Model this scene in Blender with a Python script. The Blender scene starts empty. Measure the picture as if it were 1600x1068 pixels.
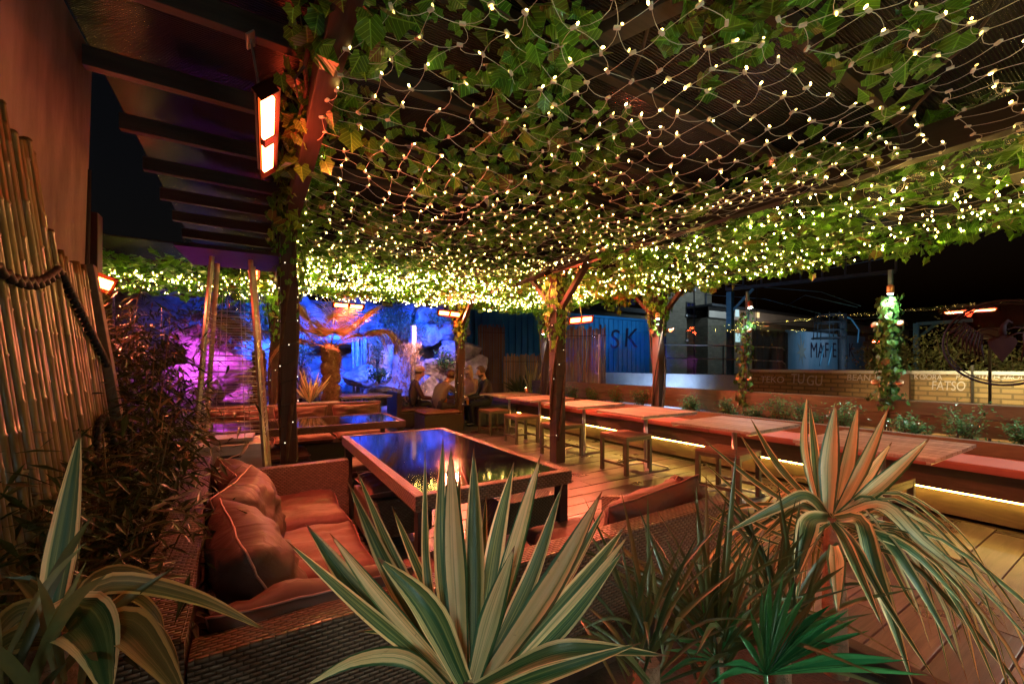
import bpy, bmesh, math, random
from mathutils import Vector, Matrix, noise
R = math.radians
random.seed(7)
sc = bpy.context.scene
col = sc.collection

# ------------------------------------------------------------------ camera, world, exposure
TH = math.atan(400 / 651)          # yaw to the right of +Y (the terrace runs along +Y)
S_, C_ = math.sin(TH), math.cos(TH)
FPX, EYE, VH = 651.0, 1.3, 570.0
cam_d = bpy.data.cameras.new('camera')
cam = bpy.data.objects.new('camera', cam_d)
col.objects.link(cam)
cam.location = (0, 0, EYE)
cam.rotation_euler = (R(90), 0, -TH)
cam_d.sensor_width = 36
cam_d.lens = FPX / 1600 * 36
cam_d.shift_y = 36 / 1600
cam_d.clip_start = 0.05
cam_d.clip_end = 500
sc.camera = cam
world = bpy.data.worlds.new('World')
sc.world = world
world.use_nodes = True
wn = world.node_tree
bg = wn.nodes['Background']
sky = wn.nodes.new('ShaderNodeTexSky')
sky.sky_type = 'NISHITA'
sky.sun_disc = False
sky.sun_elevation = R(-3)
sky.sun_rotation = R(250)
wn.links.new(sky.outputs['Color'], bg.inputs['Color'])
bg.inputs['Strength'].default_value = 0.05
sc.view_settings.view_transform = 'Standard'
sc.view_settings.look = 'None'
sc.view_settings.exposure = 0.2
sc.view_settings.gamma = 1.0
sc.render.engine = 'CYCLES'
sc.cycles.use_denoising = True
sc.cycles.max_bounces = 6
sc.cycles.diffuse_bounces = 1
sc.cycles.glossy_bounces = 3
sc.cycles.transparent_max_bounces = 12
sc.cycles.sample_clamp_indirect = 4.0
sc.cycles.use_light_tree = True


def at(u, v, d):
    """world point seen at photo pixel (u, v) at depth d"""
    l = (u - 800) / FPX * d
    return Vector((d * S_ + l * C_, d * C_ - l * S_, EYE - (v - VH) / FPX * d))


# ------------------------------------------------------------------ materials
def nodes_of(name):
    m = bpy.data.materials.new(name)
    m.use_nodes = True
    nt = m.node_tree
    return m, nt, nt.nodes['Principled BSDF']


def ramp(nt, fac, stops):
    r = nt.nodes.new('ShaderNodeValToRGB')
    el = r.color_ramp.elements
    while len(el) < len(stops):
        el.new(0.5)
    for e, (p, c) in zip(el, stops):
        e.position = p
        e.color = (*c, 1) if len(c) == 3 else c
    nt.links.new(fac, r.inputs['Fac'])
    return r.outputs['Color']


def coords(nt, kind='Object', scale=(1, 1, 1), rot=(0, 0, 0)):
    tc = nt.nodes.new('ShaderNodeTexCoord')
    mp = nt.nodes.new('ShaderNodeMapping')
    mp.inputs['Scale'].default_value = scale
    mp.inputs['Rotation'].default_value = rot
    nt.links.new(tc.outputs[kind], mp.inputs['Vector'])
    return mp.outputs['Vector']


def tex_noise(nt, vec, scale, detail=4, rough=0.6, dist=0.0):
    n = nt.nodes.new('ShaderNodeTexNoise')
    n.inputs['Scale'].default_value = scale
    n.inputs['Detail'].default_value = detail
    n.inputs['Roughness'].default_value = rough
    n.inputs['Distortion'].default_value = dist
    if vec is not None:
        nt.links.new(vec, n.inputs['Vector'])
    return n.outputs['Fac']


def mixc(nt, fac, a, b, mode='MIX'):
    m = nt.nodes.new('ShaderNodeMix')
    m.data_type = 'RGBA'
    m.blend_type = mode
    for s, val in ((m.inputs[0], fac), (m.inputs[6], a), (m.inputs[7], b)):
        if isinstance(val, (int, float)):
            s.default_value = val
        elif isinstance(val, tuple):
            s.default_value = (*val, 1)
        else:
            nt.links.new(val, s)
    return m.outputs[2]


def bump(nt, bs, h, strength, dist=0.01):
    b = nt.nodes.new('ShaderNodeBump')
    b.inputs['Strength'].default_value = strength
    b.inputs['Distance'].default_value = dist
    nt.links.new(h, b.inputs['Height'])
    nt.links.new(b.outputs['Normal'], bs.inputs['Normal'])


def rrange(nt, fac, lo, hi):
    m = nt.nodes.new('ShaderNodeMapRange')
    m.inputs['To Min'].default_value = lo
    m.inputs['To Max'].default_value = hi
    nt.links.new(fac, m.inputs['Value'])
    return m.outputs['Result']


def m_basic(name, c1, c2, scale=8, rough=(0.5, 0.8), bmp=0.2, metal=0.0, kind='Object', stretch=(1, 1, 1), detail=5, spec=0.5):
    m, nt, bs = nodes_of(name)
    v = coords(nt, kind, stretch)
    f = tex_noise(nt, v, scale, detail)
    nt.links.new(ramp(nt, f, [(0.3, c1), (0.7, c2)]), bs.inputs['Base Color'])
    nt.links.new(rrange(nt, f, *rough), bs.inputs['Roughness'])
    bs.inputs['Metallic'].default_value = metal
    bs.inputs['Specular IOR Level'].default_value = spec
    if bmp:
        bump(nt, bs, tex_noise(nt, v, scale * 4, 6), bmp)
    return m


def m_wood(name, c1, c2, stretch=(2, 40, 40), rough=(0.35, 0.7), island=0.35, bmp=0.25):
    m, nt, bs = nodes_of(name)
    v = coords(nt, 'Object', stretch)
    f = tex_noise(nt, v, 1.0, 8, 0.65, 1.2)
    c = ramp(nt, f, [(0.25, c1), (0.5, tuple((a + b) / 2 for a, b in zip(c1, c2))), (0.75, c2)])
    g = nt.nodes.new('ShaderNodeNewGeometry')
    val = rrange(nt, g.outputs['Random Per Island'], 1 - island, 1 + island * 0.5)
    stain = tex_noise(nt, coords(nt, 'Object'), 2.3, 4)
    val2 = rrange(nt, stain, 0.55, 1.25)
    mm = nt.nodes.new('ShaderNodeMath')
    mm.operation = 'MULTIPLY'
    nt.links.new(val, mm.inputs[0])
    nt.links.new(val2, mm.inputs[1])
    hs = nt.nodes.new('ShaderNodeHueSaturation')
    nt.links.new(mm.outputs[0], hs.inputs['Value'])
    nt.links.new(c, hs.inputs['Color'])
    nt.links.new(hs.outputs['Color'], bs.inputs['Base Color'])
    nt.links.new(rrange(nt, stain, *rough), bs.inputs['Roughness'])
    bump(nt, bs, f, bmp, 0.006)
    return m


def m_rattan(name, c1, c2, w=0.026, h=0.0115):
    """woven cane: rounded strands that dip under each other, row by row"""
    m, nt, bs = nodes_of(name)
    v = coords(nt, 'UV')
    sp = nt.nodes.new('ShaderNodeSeparateXYZ')
    nt.links.new(v, sp.inputs[0])

    def mth(op, a, b=None, c=None):
        n = nt.nodes.new('ShaderNodeMath')
        n.operation = op
        for k, x in enumerate((a, b, c)):
            if x is None:
                continue
            if isinstance(x, (int, float)):
                n.inputs[k].default_value = x
            else:
                nt.links.new(x, n.inputs[k])
        return n.outputs[0]
    wob = tex_noise(nt, v, 14, 2)
    vv = mth('MULTIPLY_ADD', wob, .35, mth('DIVIDE', sp.outputs[1], h))
    row = mth('FLOOR', vv)
    ph = mth('MULTIPLY_ADD', row, .5, mth('DIVIDE', sp.outputs[0], w))
    cellx = mth('FLOOR', ph)
    s_ = mth('POWER', mth('ABSOLUTE', mth('SINE', mth('MULTIPLY', ph, math.pi))), .45)
    t_ = mth('POWER', mth('ABSOLUTE', mth('SINE', mth('MULTIPLY', vv, math.pi))), .6)
    hgt = mth('MULTIPLY', s_, t_)
    cb = nt.nodes.new('ShaderNodeCombineXYZ')
    nt.links.new(cellx, cb.inputs[0])
    nt.links.new(row, cb.inputs[1])
    wn_ = nt.nodes.new('ShaderNodeTexWhiteNoise')
    nt.links.new(cb.outputs[0], wn_.inputs['Vector'])
    c = mixc(nt, wn_.outputs['Value'], c1, c2)
    c = mixc(nt, hgt, tuple(x * .12 for x in c1), c)
    c = mixc(nt, rrange(nt, tex_noise(nt, v, 5, 4), 0, .7), c, tuple(x * .4 for x in c1))
    nt.links.new(c, bs.inputs['Base Color'])
    bs.inputs['Roughness'].default_value = 0.34
    bump(nt, bs, hgt, 1.0, 0.006)
    return m


def m_cloth(name, c1, c2):
    """wrinkled outdoor cloth: long soft creases plus a fine weave"""
    m, nt, bs = nodes_of(name)
    v = coords(nt, 'Object', (1, 1.0, 1))
    big = nt.nodes.new('ShaderNodeTexNoise')
    big.inputs['Scale'].default_value = 3.6
    big.inputs['Detail'].default_value = 4
    big.inputs['Roughness'].default_value = .45
    big.inputs['Distortion'].default_value = 1.0
    nt.links.new(coords(nt, 'Object', (.75, 2.1, 1.6), (.3, .5, .4)), big.inputs['Vector'])
    fine = tex_noise(nt, v, 420, 2)
    nt.links.new(ramp(nt, tex_noise(nt, v, 6, 6), [(0.3, c1), (0.7, c2)]), bs.inputs['Base Color'])
    bs.inputs['Roughness'].default_value = .55
    bs.inputs['Specular IOR Level'].default_value = .3
    b1 = nt.nodes.new('ShaderNodeBump')
    b1.inputs['Strength'].default_value = .5
    b1.inputs['Distance'].default_value = .03
    nt.links.new(big.outputs['Fac'], b1.inputs['Height'])
    b2 = nt.nodes.new('ShaderNodeBump')
    b2.inputs['Strength'].default_value = .25
    b2.inputs['Distance'].default_value = .001
    nt.links.new(fine, b2.inputs['Height'])
    nt.links.new(b1.outputs['Normal'], b2.inputs['Normal'])
    nt.links.new(b2.outputs['Normal'], bs.inputs['Normal'])
    return m


def m_emit(name, c, s, vary=0):
    m = bpy.data.materials.new(name)
    m.use_nodes = True
    nt = m.node_tree
    nt.nodes.clear()
    e = nt.nodes.new('ShaderNodeEmission')
    o = nt.nodes.new('ShaderNodeOutputMaterial')
    e.inputs['Color'].default_value = (*c, 1)
    e.inputs['Strength'].default_value = s
    if vary:
        src = nt.nodes.new('ShaderNodeObjectInfo').outputs['Random'] if vary == 1 else nt.nodes.new('ShaderNodeNewGeometry').outputs['Random Per Island']
        p = nt.nodes.new('ShaderNodeMath')
        p.operation = 'POWER'
        p.inputs[1].default_value = 2.0
        nt.links.new(src, p.inputs[0])
        nt.links.new(rrange(nt, p.outputs[0], s * .12, s * 2.7), e.inputs['Strength'])
    nt.links.new(e.outputs[0], o.inputs['Surface'])
    return m


def m_leaf(name, c1, c2, rough=0.35, trans=0.35, scale=6, veins=False):
    m, nt, bs = nodes_of(name)
    g = nt.nodes.new('ShaderNodeNewGeometry')
    c = ramp(nt, g.outputs['Random Per Island'], [(0.0, c1), (.93, c2), (.955, (.26, .16, .05)), (1.0, (.16, .08, .03))])
    nz = tex_noise(nt, coords(nt, 'Object'), scale * 8, 3)
    c = mixc(nt, rrange(nt, nz, 0, .5), c, tuple(x * .45 for x in c1))
    if veins:
        sx = nt.nodes.new('ShaderNodeSeparateXYZ')
        nt.links.new(nt.nodes.new('ShaderNodeTexCoord').outputs['UV'], sx.inputs[0])

        def mth(op, a, b):
            n = nt.nodes.new('ShaderNodeMath')
            n.operation = op
            for k, x in enumerate((a, b)):
                if isinstance(x, (int, float)):
                    n.inputs[k].default_value = x
                else:
                    nt.links.new(x, n.inputs[k])
            return n.outputs[0]
        ax = mth('ABSOLUTE', mth('SUBTRACT', sx.outputs[0], .5), 0)
        mid = mth('LESS_THAN', ax, .014)
        side = mth('LESS_THAN', mth('PINGPONG', mth('SUBTRACT', sx.outputs[1], mth('MULTIPLY', ax, 1.5)), .11), .010)
        vn = mth('MAXIMUM', mid, side)
        c = mixc(nt, mth('MULTIPLY', vn, .55), c, tuple(min(1, x * 2.2 + .05) for x in c2))
        bump(nt, bs, mth('PINGPONG', mth('SUBTRACT', sx.outputs[1], mth('MULTIPLY', ax, 1.5)), .11), .6, .02)
    nt.links.new(c, bs.inputs['Base Color'])
    bs.inputs['Roughness'].default_value = rough
    t = nt.nodes.new('ShaderNodeBsdfTranslucent')
    nt.links.new(c, t.inputs['Color'])
    mx = nt.nodes.new('ShaderNodeMixShader')
    mx.inputs[0].default_value = trans
    out = nt.nodes['Material Output']
    nt.links.new(bs.outputs[0], mx.inputs[1])
    nt.links.new(t.outputs[0], mx.inputs[2])
    nt.links.new(mx.outputs[0], out.inputs['Surface'])
    return m


def m_blade(name, edge, mid, streak, edge_w=0.2, rough=0.38):
    """long striped leaf: UV u runs across, v along"""
    m, nt, bs = nodes_of(name)
    tc = nt.nodes.new('ShaderNodeTexCoord')
    sp = nt.nodes.new('ShaderNodeSeparateXYZ')
    nt.links.new(tc.outputs['UV'], sp.inputs[0])
    mp = nt.nodes.new('ShaderNodeMapping')
    mp.inputs['Scale'].default_value = (13, 0.5, 1)
    nt.links.new(tc.outputs['UV'], mp.inputs['Vector'])
    g = nt.nodes.new('ShaderNodeNewGeometry')
    cb = nt.nodes.new('ShaderNodeCombineXYZ')
    mu = nt.nodes.new('ShaderNodeMath')
    mu.operation = 'MULTIPLY'
    mu.inputs[1].default_value = 37
    nt.links.new(g.outputs['Random Per Island'], mu.inputs[0])
    nt.links.new(mu.outputs[0], cb.inputs[2])
    ad = nt.nodes.new('ShaderNodeVectorMath')
    nt.links.new(mp.outputs[0], ad.inputs[0])
    nt.links.new(cb.outputs[0], ad.inputs[1])
    nz = tex_noise(nt, ad.outputs[0], 1.0, 5, 0.6)
    cen = nt.nodes.new('ShaderNodeMath')          # |u - .5| * 2
    cen.operation = 'SUBTRACT'
    nt.links.new(sp.outputs[0], cen.inputs[0])
    cen.inputs[1].default_value = 0.5
    ab = nt.nodes.new('ShaderNodeMath')
    ab.operation = 'ABSOLUTE'
    nt.links.new(cen.outputs[0], ab.inputs[0])
    s2 = nt.nodes.new('ShaderNodeMath')
    s2.operation = 'MULTIPLY_ADD'
    nt.links.new(ab.outputs[0], s2.inputs[0])
    s2.inputs[1].default_value = 2.0
    nt.links.new(rrange(nt, nz, -0.32, 0.32), s2.inputs[2])
    band = ramp(nt, s2.outputs[0], [(0.0, mid), (0.35, tuple((a * .7 + b * .3) for a, b in zip(mid, streak))),
                                    (1 - edge_w * 2.1, mid), (1 - edge_w * 1.75, edge), (1.0, edge)])
    st = ramp(nt, nz, [(0.50, (0, 0, 0)), (0.62, (1, 1, 1))])
    sx = nt.nodes.new('ShaderNodeSeparateColor')
    nt.links.new(st, sx.inputs[0])
    c = mixc(nt, rrange(nt, sx.outputs[0], 0, 0.8), band, streak)
    rv = nt.nodes.new('ShaderNodeHueSaturation')
    nt.links.new(rrange(nt, g.outputs['Random Per Island'], 0.6, 1.15), rv.inputs['Value'])
    nt.links.new(c, rv.inputs['Color'])
    c = rv.outputs['Color']
    spn = tex_noise(nt, coords(nt, 'Object'), 90, 3)
    sp1 = ramp(nt, spn, [(.66, (0, 0, 0)), (.74, (1, 1, 1))])
    tipw = nt.nodes.new('ShaderNodeMath')
    tipw.operation = 'MULTIPLY_ADD'
    nt.links.new(nz, tipw.inputs[0])
    tipw.inputs[1].default_value = .10
    nt.links.new(sp.outputs[1], tipw.inputs[2])
    tp = ramp(nt, tipw.outputs[0], [(.985, (0, 0, 0)), (1.0, (1, 1, 1))])
    s1 = nt.nodes.new('ShaderNodeSeparateColor')
    nt.links.new(sp1, s1.inputs[0])
    s3 = nt.nodes.new('ShaderNodeSeparateColor')
    nt.links.new(tp, s3.inputs[0])
    c = mixc(nt, rrange(nt, s1.outputs[0], 0, .45), c, (.12, .07, .03))
    c = mixc(nt, s3.outputs[0], c, (.16, .08, .035))
    nt.links.new(c, bs.inputs['Base Color'])
    bs.inputs['Roughness'].default_value = rough
    mp2 = nt.nodes.new('ShaderNodeMapping')
    mp2.inputs['Scale'].default_value = (26, 0.4, 1)
    nt.links.new(tc.outputs['UV'], mp2.inputs['Vector'])
    bump(nt, bs, tex_noise(nt, mp2.outputs[0], 1.0, 3), 0.35, 0.003)
    t = nt.nodes.new('ShaderNodeBsdfTranslucent')
    nt.links.new(c, t.inputs['Color'])
    mx = nt.nodes.new('ShaderNodeMixShader')
    mx.inputs[0].default_value = 0.22
    out = nt.nodes['Material Output']
    nt.links.new(bs.outputs[0], mx.inputs[1])
    nt.links.new(t.outputs[0], mx.inputs[2])
    nt.links.new(mx.outputs[0], out.inputs['Surface'])
    return m


def m_glass(name, tint=(0.92, 0.95, 0.95), ior=1.65):
    m = bpy.data.materials.new(name)
    m.use_nodes = True
    nt = m.node_tree
    nt.nodes.clear()
    tr = nt.nodes.new('ShaderNodeBsdfTransparent')
    tr.inputs['Color'].default_value = (*tint, 1)
    gl = nt.nodes.new('ShaderNodeBsdfGlossy')
    gl.inputs['Roughness'].default_value = 0.015
    fr = nt.nodes.new('ShaderNodeFresnel')
    fr.inputs['IOR'].default_value = ior
    mx = nt.nodes.new('ShaderNodeMixShader')
    o = nt.nodes.new('ShaderNodeOutputMaterial')
    ge = nt.nodes.new('ShaderNodeNewGeometry')      # only the face a ray enters by reflects
    fm = nt.nodes.new('ShaderNodeMath')
    fm.operation = 'MULTIPLY'
    iv = nt.nodes.new('ShaderNodeMath')
    iv.operation = 'SUBTRACT'
    iv.inputs[0].default_value = 1
    nt.links.new(ge.outputs['Backfacing'], iv.inputs[1])
    nt.links.new(fr.outputs[0], fm.inputs[0])
    nt.links.new(iv.outputs[0], fm.inputs[1])
    nt.links.new(fm.outputs[0], mx.inputs[0])
    nt.links.new(tr.outputs[0], mx.inputs[1])
    nt.links.new(gl.outputs[0], mx.inputs[2])
    nt.links.new(mx.outputs[0], o.inputs['Surface'])
    return m


def m_brick(name, c1, c2, mortar, w=0.22, h=0.075, ms=0.01, kind='UV'):
    m, nt, bs = nodes_of(name)
    v = coords(nt, kind)
    b = nt.nodes.new('ShaderNodeTexBrick')
    b.inputs['Scale'].default_value = 1
    b.inputs['Brick Width'].default_value = w
    b.inputs['Row Height'].default_value = h
    b.inputs['Mortar Size'].default_value = ms
    b.inputs['Color1'].default_value = (*c1, 1)
    b.inputs['Color2'].default_value = (*c2, 1)
    b.inputs['Mortar'].default_value = (*mortar, 1)
    nt.links.new(v, b.inputs['Vector'])
    nz = tex_noise(nt, v, 1.3, 6)
    nt.links.new(mixc(nt, rrange(nt, nz, 0, .9), b.outputs['Color'], tuple(x * .35 for x in c1)), bs.inputs['Base Color'])
    bs.inputs['Roughness'].default_value = .85
    inv = nt.nodes.new('ShaderNodeMath')
    inv.operation = 'SUBTRACT'
    inv.inputs[0].default_value = 1
    nt.links.new(b.outputs['Fac'], inv.inputs[1])
    bump(nt, bs, inv.outputs[0], .5, .01)
    return m


def m_poly(name):
    """multiwall polycarbonate roofing: fine flutes across, dim and shiny"""
    m, nt, bs = nodes_of(name)
    v = coords(nt, 'Object')
    w = nt.nodes.new('ShaderNodeTexWave')
    w.wave_type = 'BANDS'
    w.bands_direction = 'Y'
    w.wave_profile = 'SIN'
    w.inputs['Scale'].default_value = 22.0
    w.inputs['Distortion'].default_value = 0.3
    w.inputs['Detail'].default_value = 1
    nt.links.new(v, w.inputs['Vector'])
    nz = tex_noise(nt, v, 1.6, 5)
    c = ramp(nt, nz, [(0.3, (0.014, 0.013, 0.015)), (0.7, (0.06, 0.046, 0.044))])
    c = mixc(nt, rrange(nt, w.outputs['Fac'], 0, .7), c, (0.012, 0.011, 0.012))
    nt.links.new(c, bs.inputs['Base Color'])
    bs.inputs['Roughness'].default_value = .22
    bump(nt, bs, w.outputs['Fac'], .8, .004)
    return m


M = {}
M['deck'] = m_wood('deck_wood', (.038, .034, .032), (.15, .135, .12), (1.6, 26, 26), (.14, .5), .5)
M['sleeper'] = m_wood('sleeper_wood', (.07, .045, .026), (.19, .13, .075), (30, 1.8, 14), (.5, .8), .3)
M['post'] = m_wood('dark_post_wood', (.022, .012, .008), (.07, .038, .025), (30, 30, 2), (.45, .75), .2)
M['joist'] = m_wood('dark_joist_wood', (.035, .024, .018), (.085, .06, .045), (2, 30, 30), (.5, .8), .2)
M['beam'] = m_wood('dark_beam_wood', (.022, .014, .01), (.06, .038, .027), (30, 2, 30), (.5, .8), .2)
M['top'] = m_wood('slatted_top_wood', (.22, .17, .14), (.50, .42, .36), (3, 40, 40), (.4, .7), .25)
M['stoolwood'] = m_wood('stool_wood', (.12, .06, .035), (.25, .14, .085), (30, 3, 30), (.35, .6), .15)
M['rattan'] = m_rattan('brown_rattan', (.20, .115, .078), (.33, .20, .135))
M['darkrattan'] = m_rattan('dark_rattan', (.05, .035, .03), (.08, .055, .045))
M['cushion'] = m_cloth('brown_cushion_cloth', (.065, .028, .021), (.11, .046, .035))
M['seatpad'] = m_cloth('russet_seat_cloth', (.10, .042, .035), (.18, .073, .061))
M['benchpad'] = m_basic('red_bench_leatherette', (.38, .10, .08), (.46, .14, .11), 5, (.4, .6), .08)
M['piping'] = m_basic('cushion_piping', (.30, .13, .11), (.40, .18, .15), 20, (.4, .6), 0)
M['tableglass'] = m_basic('black_table_glass', (.004, .003, .006), (.008, .006, .01), 3, (.01, .12), 0, spec=.8)
M['black'] = m_basic('black_painted_metal', (.012, .012, .013), (.03, .028, .028), 12, (.4, .6), .05)
M['olive'] = m_basic('olive_painted_metal', (.06, .055, .04), (.10, .09, .06), 12, (.35, .55), .05, .3)
M['steel'] = m_basic('brushed_steel', (.5, .47, .44), (.66, .63, .6), 3, (.36, .52), .04, .6, stretch=(1, 1, 14))
M['alu'] = m_basic('cast_aluminium', (.5, .48, .45), (.7, .66, .6), 10, (.25, .45), .05, .9)
M['render'] = m_basic('rough_render', (.07, .055, .045), (.46, .37, .30), 1.7, (.75, .95), 1.0, stretch=(1, 1.2, .35), detail=12)
M['bamboo'] = m_wood('split_bamboo', (.06, .036, .010), (.25, .17, .055), (20, 20, .6), (.28, .45), .6, .1)
M['reed'] = m_wood('pale_reed', (.26, .17, .09), (.55, .40, .23), (20, 20, .8), (.5, .7), .5, .1)
M['vine'] = m_leaf('vine_leaf', (.035, .15, .012), (.17, .42, .03), .30, .3, veins=True)
M['vinelit'] = m_leaf('ivy_leaf', (.05, .14, .03), (.14, .30, .06), .33, .3)
M['bambooleaf'] = m_leaf('bamboo_leaf', (.008, .022, .004), (.06, .085, .02), .4, .25)
M['shrubleaf'] = m_leaf('laurel_leaf', (.05, .15, .06), (.15, .34, .14), .22, .2)
M['dryleaf'] = m_leaf('dry_stalk', (.42, .26, .16), (.72, .52, .36), .5, .25)
M['palmleaf'] = m_leaf('windmill_palm_leaf', (.20, .14, .06), (.36, .24, .11), .4, .25)
M['fanleaf'] = m_leaf('green_fan_leaf', (.02, .17, .06), (.09, .34, .11), .25, .2)
M['spikeleaf'] = m_leaf('thin_spike_leaf', (.03, .07, .03), (.12, .15, .05), .35, .2)
M['hangleaf'] = m_leaf('bush_leaf', (.07, .08, .03), (.22, .22, .08), .4, .2)
M['blade'] = m_blade('cream_edged_blade', (.92, .72, .36), (.016, .085, .03), (.30, .36, .12), .16)
M['blade2'] = m_blade('cream_striped_blade', (.02, .10, .035), (.90, .70, .36), (.16, .28, .09), .13)
M['blade3'] = m_blade('olive_banded_blade', (.55, .38, .13), (.10, .10, .03), (.34, .26, .09), .16)
M['bark'] = m_basic('vine_bark', (.04, .025, .015), (.11, .07, .04), 14, (.8, .95), .6)
M['fibre'] = m_basic('palm_fibre', (.10, .05, .03), (.26, .14, .08), 24, (.8, .95), .9)
M['rock'] = m_basic('sandstone', (.06, .055, .05), (.48, .44, .41), 2.6, (.55, .9), 1.0, detail=10)
M['soil'] = m_basic('planter_soil', (.015, .011, .008), (.05, .035, .022), 20, (.9, 1), .8)
M['poly'] = m_poly('fluted_polycarbonate')
M['wire'] = m_basic('pale_net_wire', (.84, .78, .62), (.92, .88, .74), 10, (.4, .6), 0)
M['cable'] = m_basic('dark_cable', (.01, .009, .008), (.025, .022, .02), 10, (.5, .7), 0)
M['glass'] = m_glass('screen_glass')
M['cleartube'] = m_glass('heater_tube_glass', (.9, .86, .84), 1.4)
M['etch'] = m_basic('etched_line', (.010, .004, .008), (.018, .008, .012), 9, (.7, .9), 0, spec=.1)
M['copper'] = m_basic('copper', (.55, .28, .17), (.7, .38, .24), 8, (.25, .5), .05, .7)
M['gravel'] = m_basic('track_ballast', (.02, .02, .022), (.06, .055, .055), 12, (.8, 1), .9)
M['ybrick'] = m_brick('yellow_stock_brick', (.42, .31, .16), (.25, .17, .09), (.10, .08, .05), .24, .085, .014)
M['tbrick'] = m_brick('old_london_brick', (.27, .23, .17), (.18, .15, .11), (.16, .15, .13), .5, .18, .02)
M['concrete'] = m_basic('pale_concrete', (.33, .34, .36), (.55, .56, .58), 1.4, (.8, .95), .5)
M['contain'] = m_basic('blue_container_steel', (.03, .22, .42), (.06, .32, .52), 1.2, (.4, .6), .1)
M['rust'] = m_basic('brown_sheet_steel', (.09, .05, .03), (.16, .09, .06), 2, (.6, .8), .2)
M['tagpaint'] = m_basic('pale_graffiti_paint', (.34, .32, .36), (.5, .47, .5), 6, (.6, .8), 0)
M['darkpaint'] = m_basic('purple_black_paint', (.02, .008, .025), (.04, .015, .05), 6, (.5, .7), 0)
M['mural'] = m_basic('pale_mural_paint', (.12, .33, .46), (.5, .52, .62), .7, (.6, .8), 0, stretch=(1, 1.4, .3))
M['ledge'] = m_basic('pale_cladding', (.42, .36, .32), (.55, .48, .42), .6, (.7, .9), 0)
M['bluelit'] = m_basic('blue_lit_steel', (.06, .17, .26), (.09, .24, .34), 5, (.5, .7), .1)  # steel with the blue light that falls on it put into the colour
M['darksteel'] = m_basic('gantry_steel', (.02, .022, .028), (.05, .052, .06), 5, (.6, .8), .1)
M['water'] = m_basic('falling_water', (.06, .08, .12), (.40, .46, .55), 10, (.1, .3), .6, stretch=(6, 6, .6))
M['skin'] = m_basic('skin', (.46, .26, .18), (.56, .33, .24), 9, (.45, .6), 0)
M['hair'] = m_basic('brown_hair', (.06, .03, .018), (.12, .06, .035), 40, (.4, .6), .4)
M['blond'] = m_basic('fair_hair', (.40, .24, .11), (.58, .38, .19), 40, (.4, .6), .4)
M['beard'] = m_basic('dark_beard', (.03, .018, .012), (.06, .035, .02), 40, (.6, .8), .3)
M['coat_brown'] = m_basic('brown_jacket', (.11, .085, .07), (.16, .125, .10), 9, (.7, .9), .2)
M['coat_rust'] = m_basic('rust_top', (.06, .03, .03), (.10, .05, .045), 9, (.7, .9), .2)
M['coat_tan'] = m_basic('tan_cardigan', (.30, .16, .09), (.40, .23, .14), 9, (.7, .9), .2)
M['coat_dark'] = m_basic('dark_jacket', (.02, .018, .02), (.04, .034, .036), 9, (.6, .8), .2)
M['jeans'] = m_basic('dark_trousers', (.018, .018, .025), (.035, .034, .045), 20, (.7, .9), .2)
M['cap'] = m_basic('pale_cap', (.5, .33, .25), (.6, .42, .32), 9, (.7, .9), .1)
M['beer'] = m_basic('amber_drink', (.55, .26, .05), (.65, .34, .08), 5, (.05, .1), 0)
M['led'] = m_emit('yellow_led', (1, .58, .10), 58)
M['bulbfar'] = m_emit('warm_bulb_cluster', (1, .70, .15), 88, 2)
M['bulb'] = m_emit('warm_bulb', (1, .70, .17), 23, 1)
M['pinbulb'] = m_emit('pale_pin_bulb', (1, .86, .6), 2.5)
M['hot'] = m_emit('glowing_element', (1, .16, .05), 46)
M['glowplate'] = m_emit('painted_glow_reflector', (1, .11, .012), 1.5)  # emission stands in for the orange glow around the elements
M['trough'] = m_basic('glow_tinted_trough', (.020, .0035, .001), (.034, .006, .002), 9, (.45, .6), 0, 0, spec=.1)  # base tinted red so the lit trough reads as an orange glow
M['hotfar'] = m_emit('glowing_element_far', (1, .12, .025), 50)
M['spotlens'] = m_emit('cool_lamp_lens', (.75, 1, .88), 60)
M['warmlens'] = m_emit('warm_lamp_lens', (1, .7, .3), 40)
M['bluelens'] = m_emit('blue_lamp_lens', (.05, .15, 1), 20)
M['litpane'] = m_emit('lit_window_pane', (1, .72, .34), 1.1)
M['coolpane'] = m_emit('cool_lit_pane', (.6, .9, .95), .8)
M['darkpane'] = m_basic('dark_pane', (.01, .012, .05), (.02, .02, .09), 2, (.1, .2), 0)


# ------------------------------------------------------------------ mesh building
def origin(o):
    v = Vector((0, 0, 0))
    while o:
        v += o.location
        o = o.parent
    return v


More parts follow.
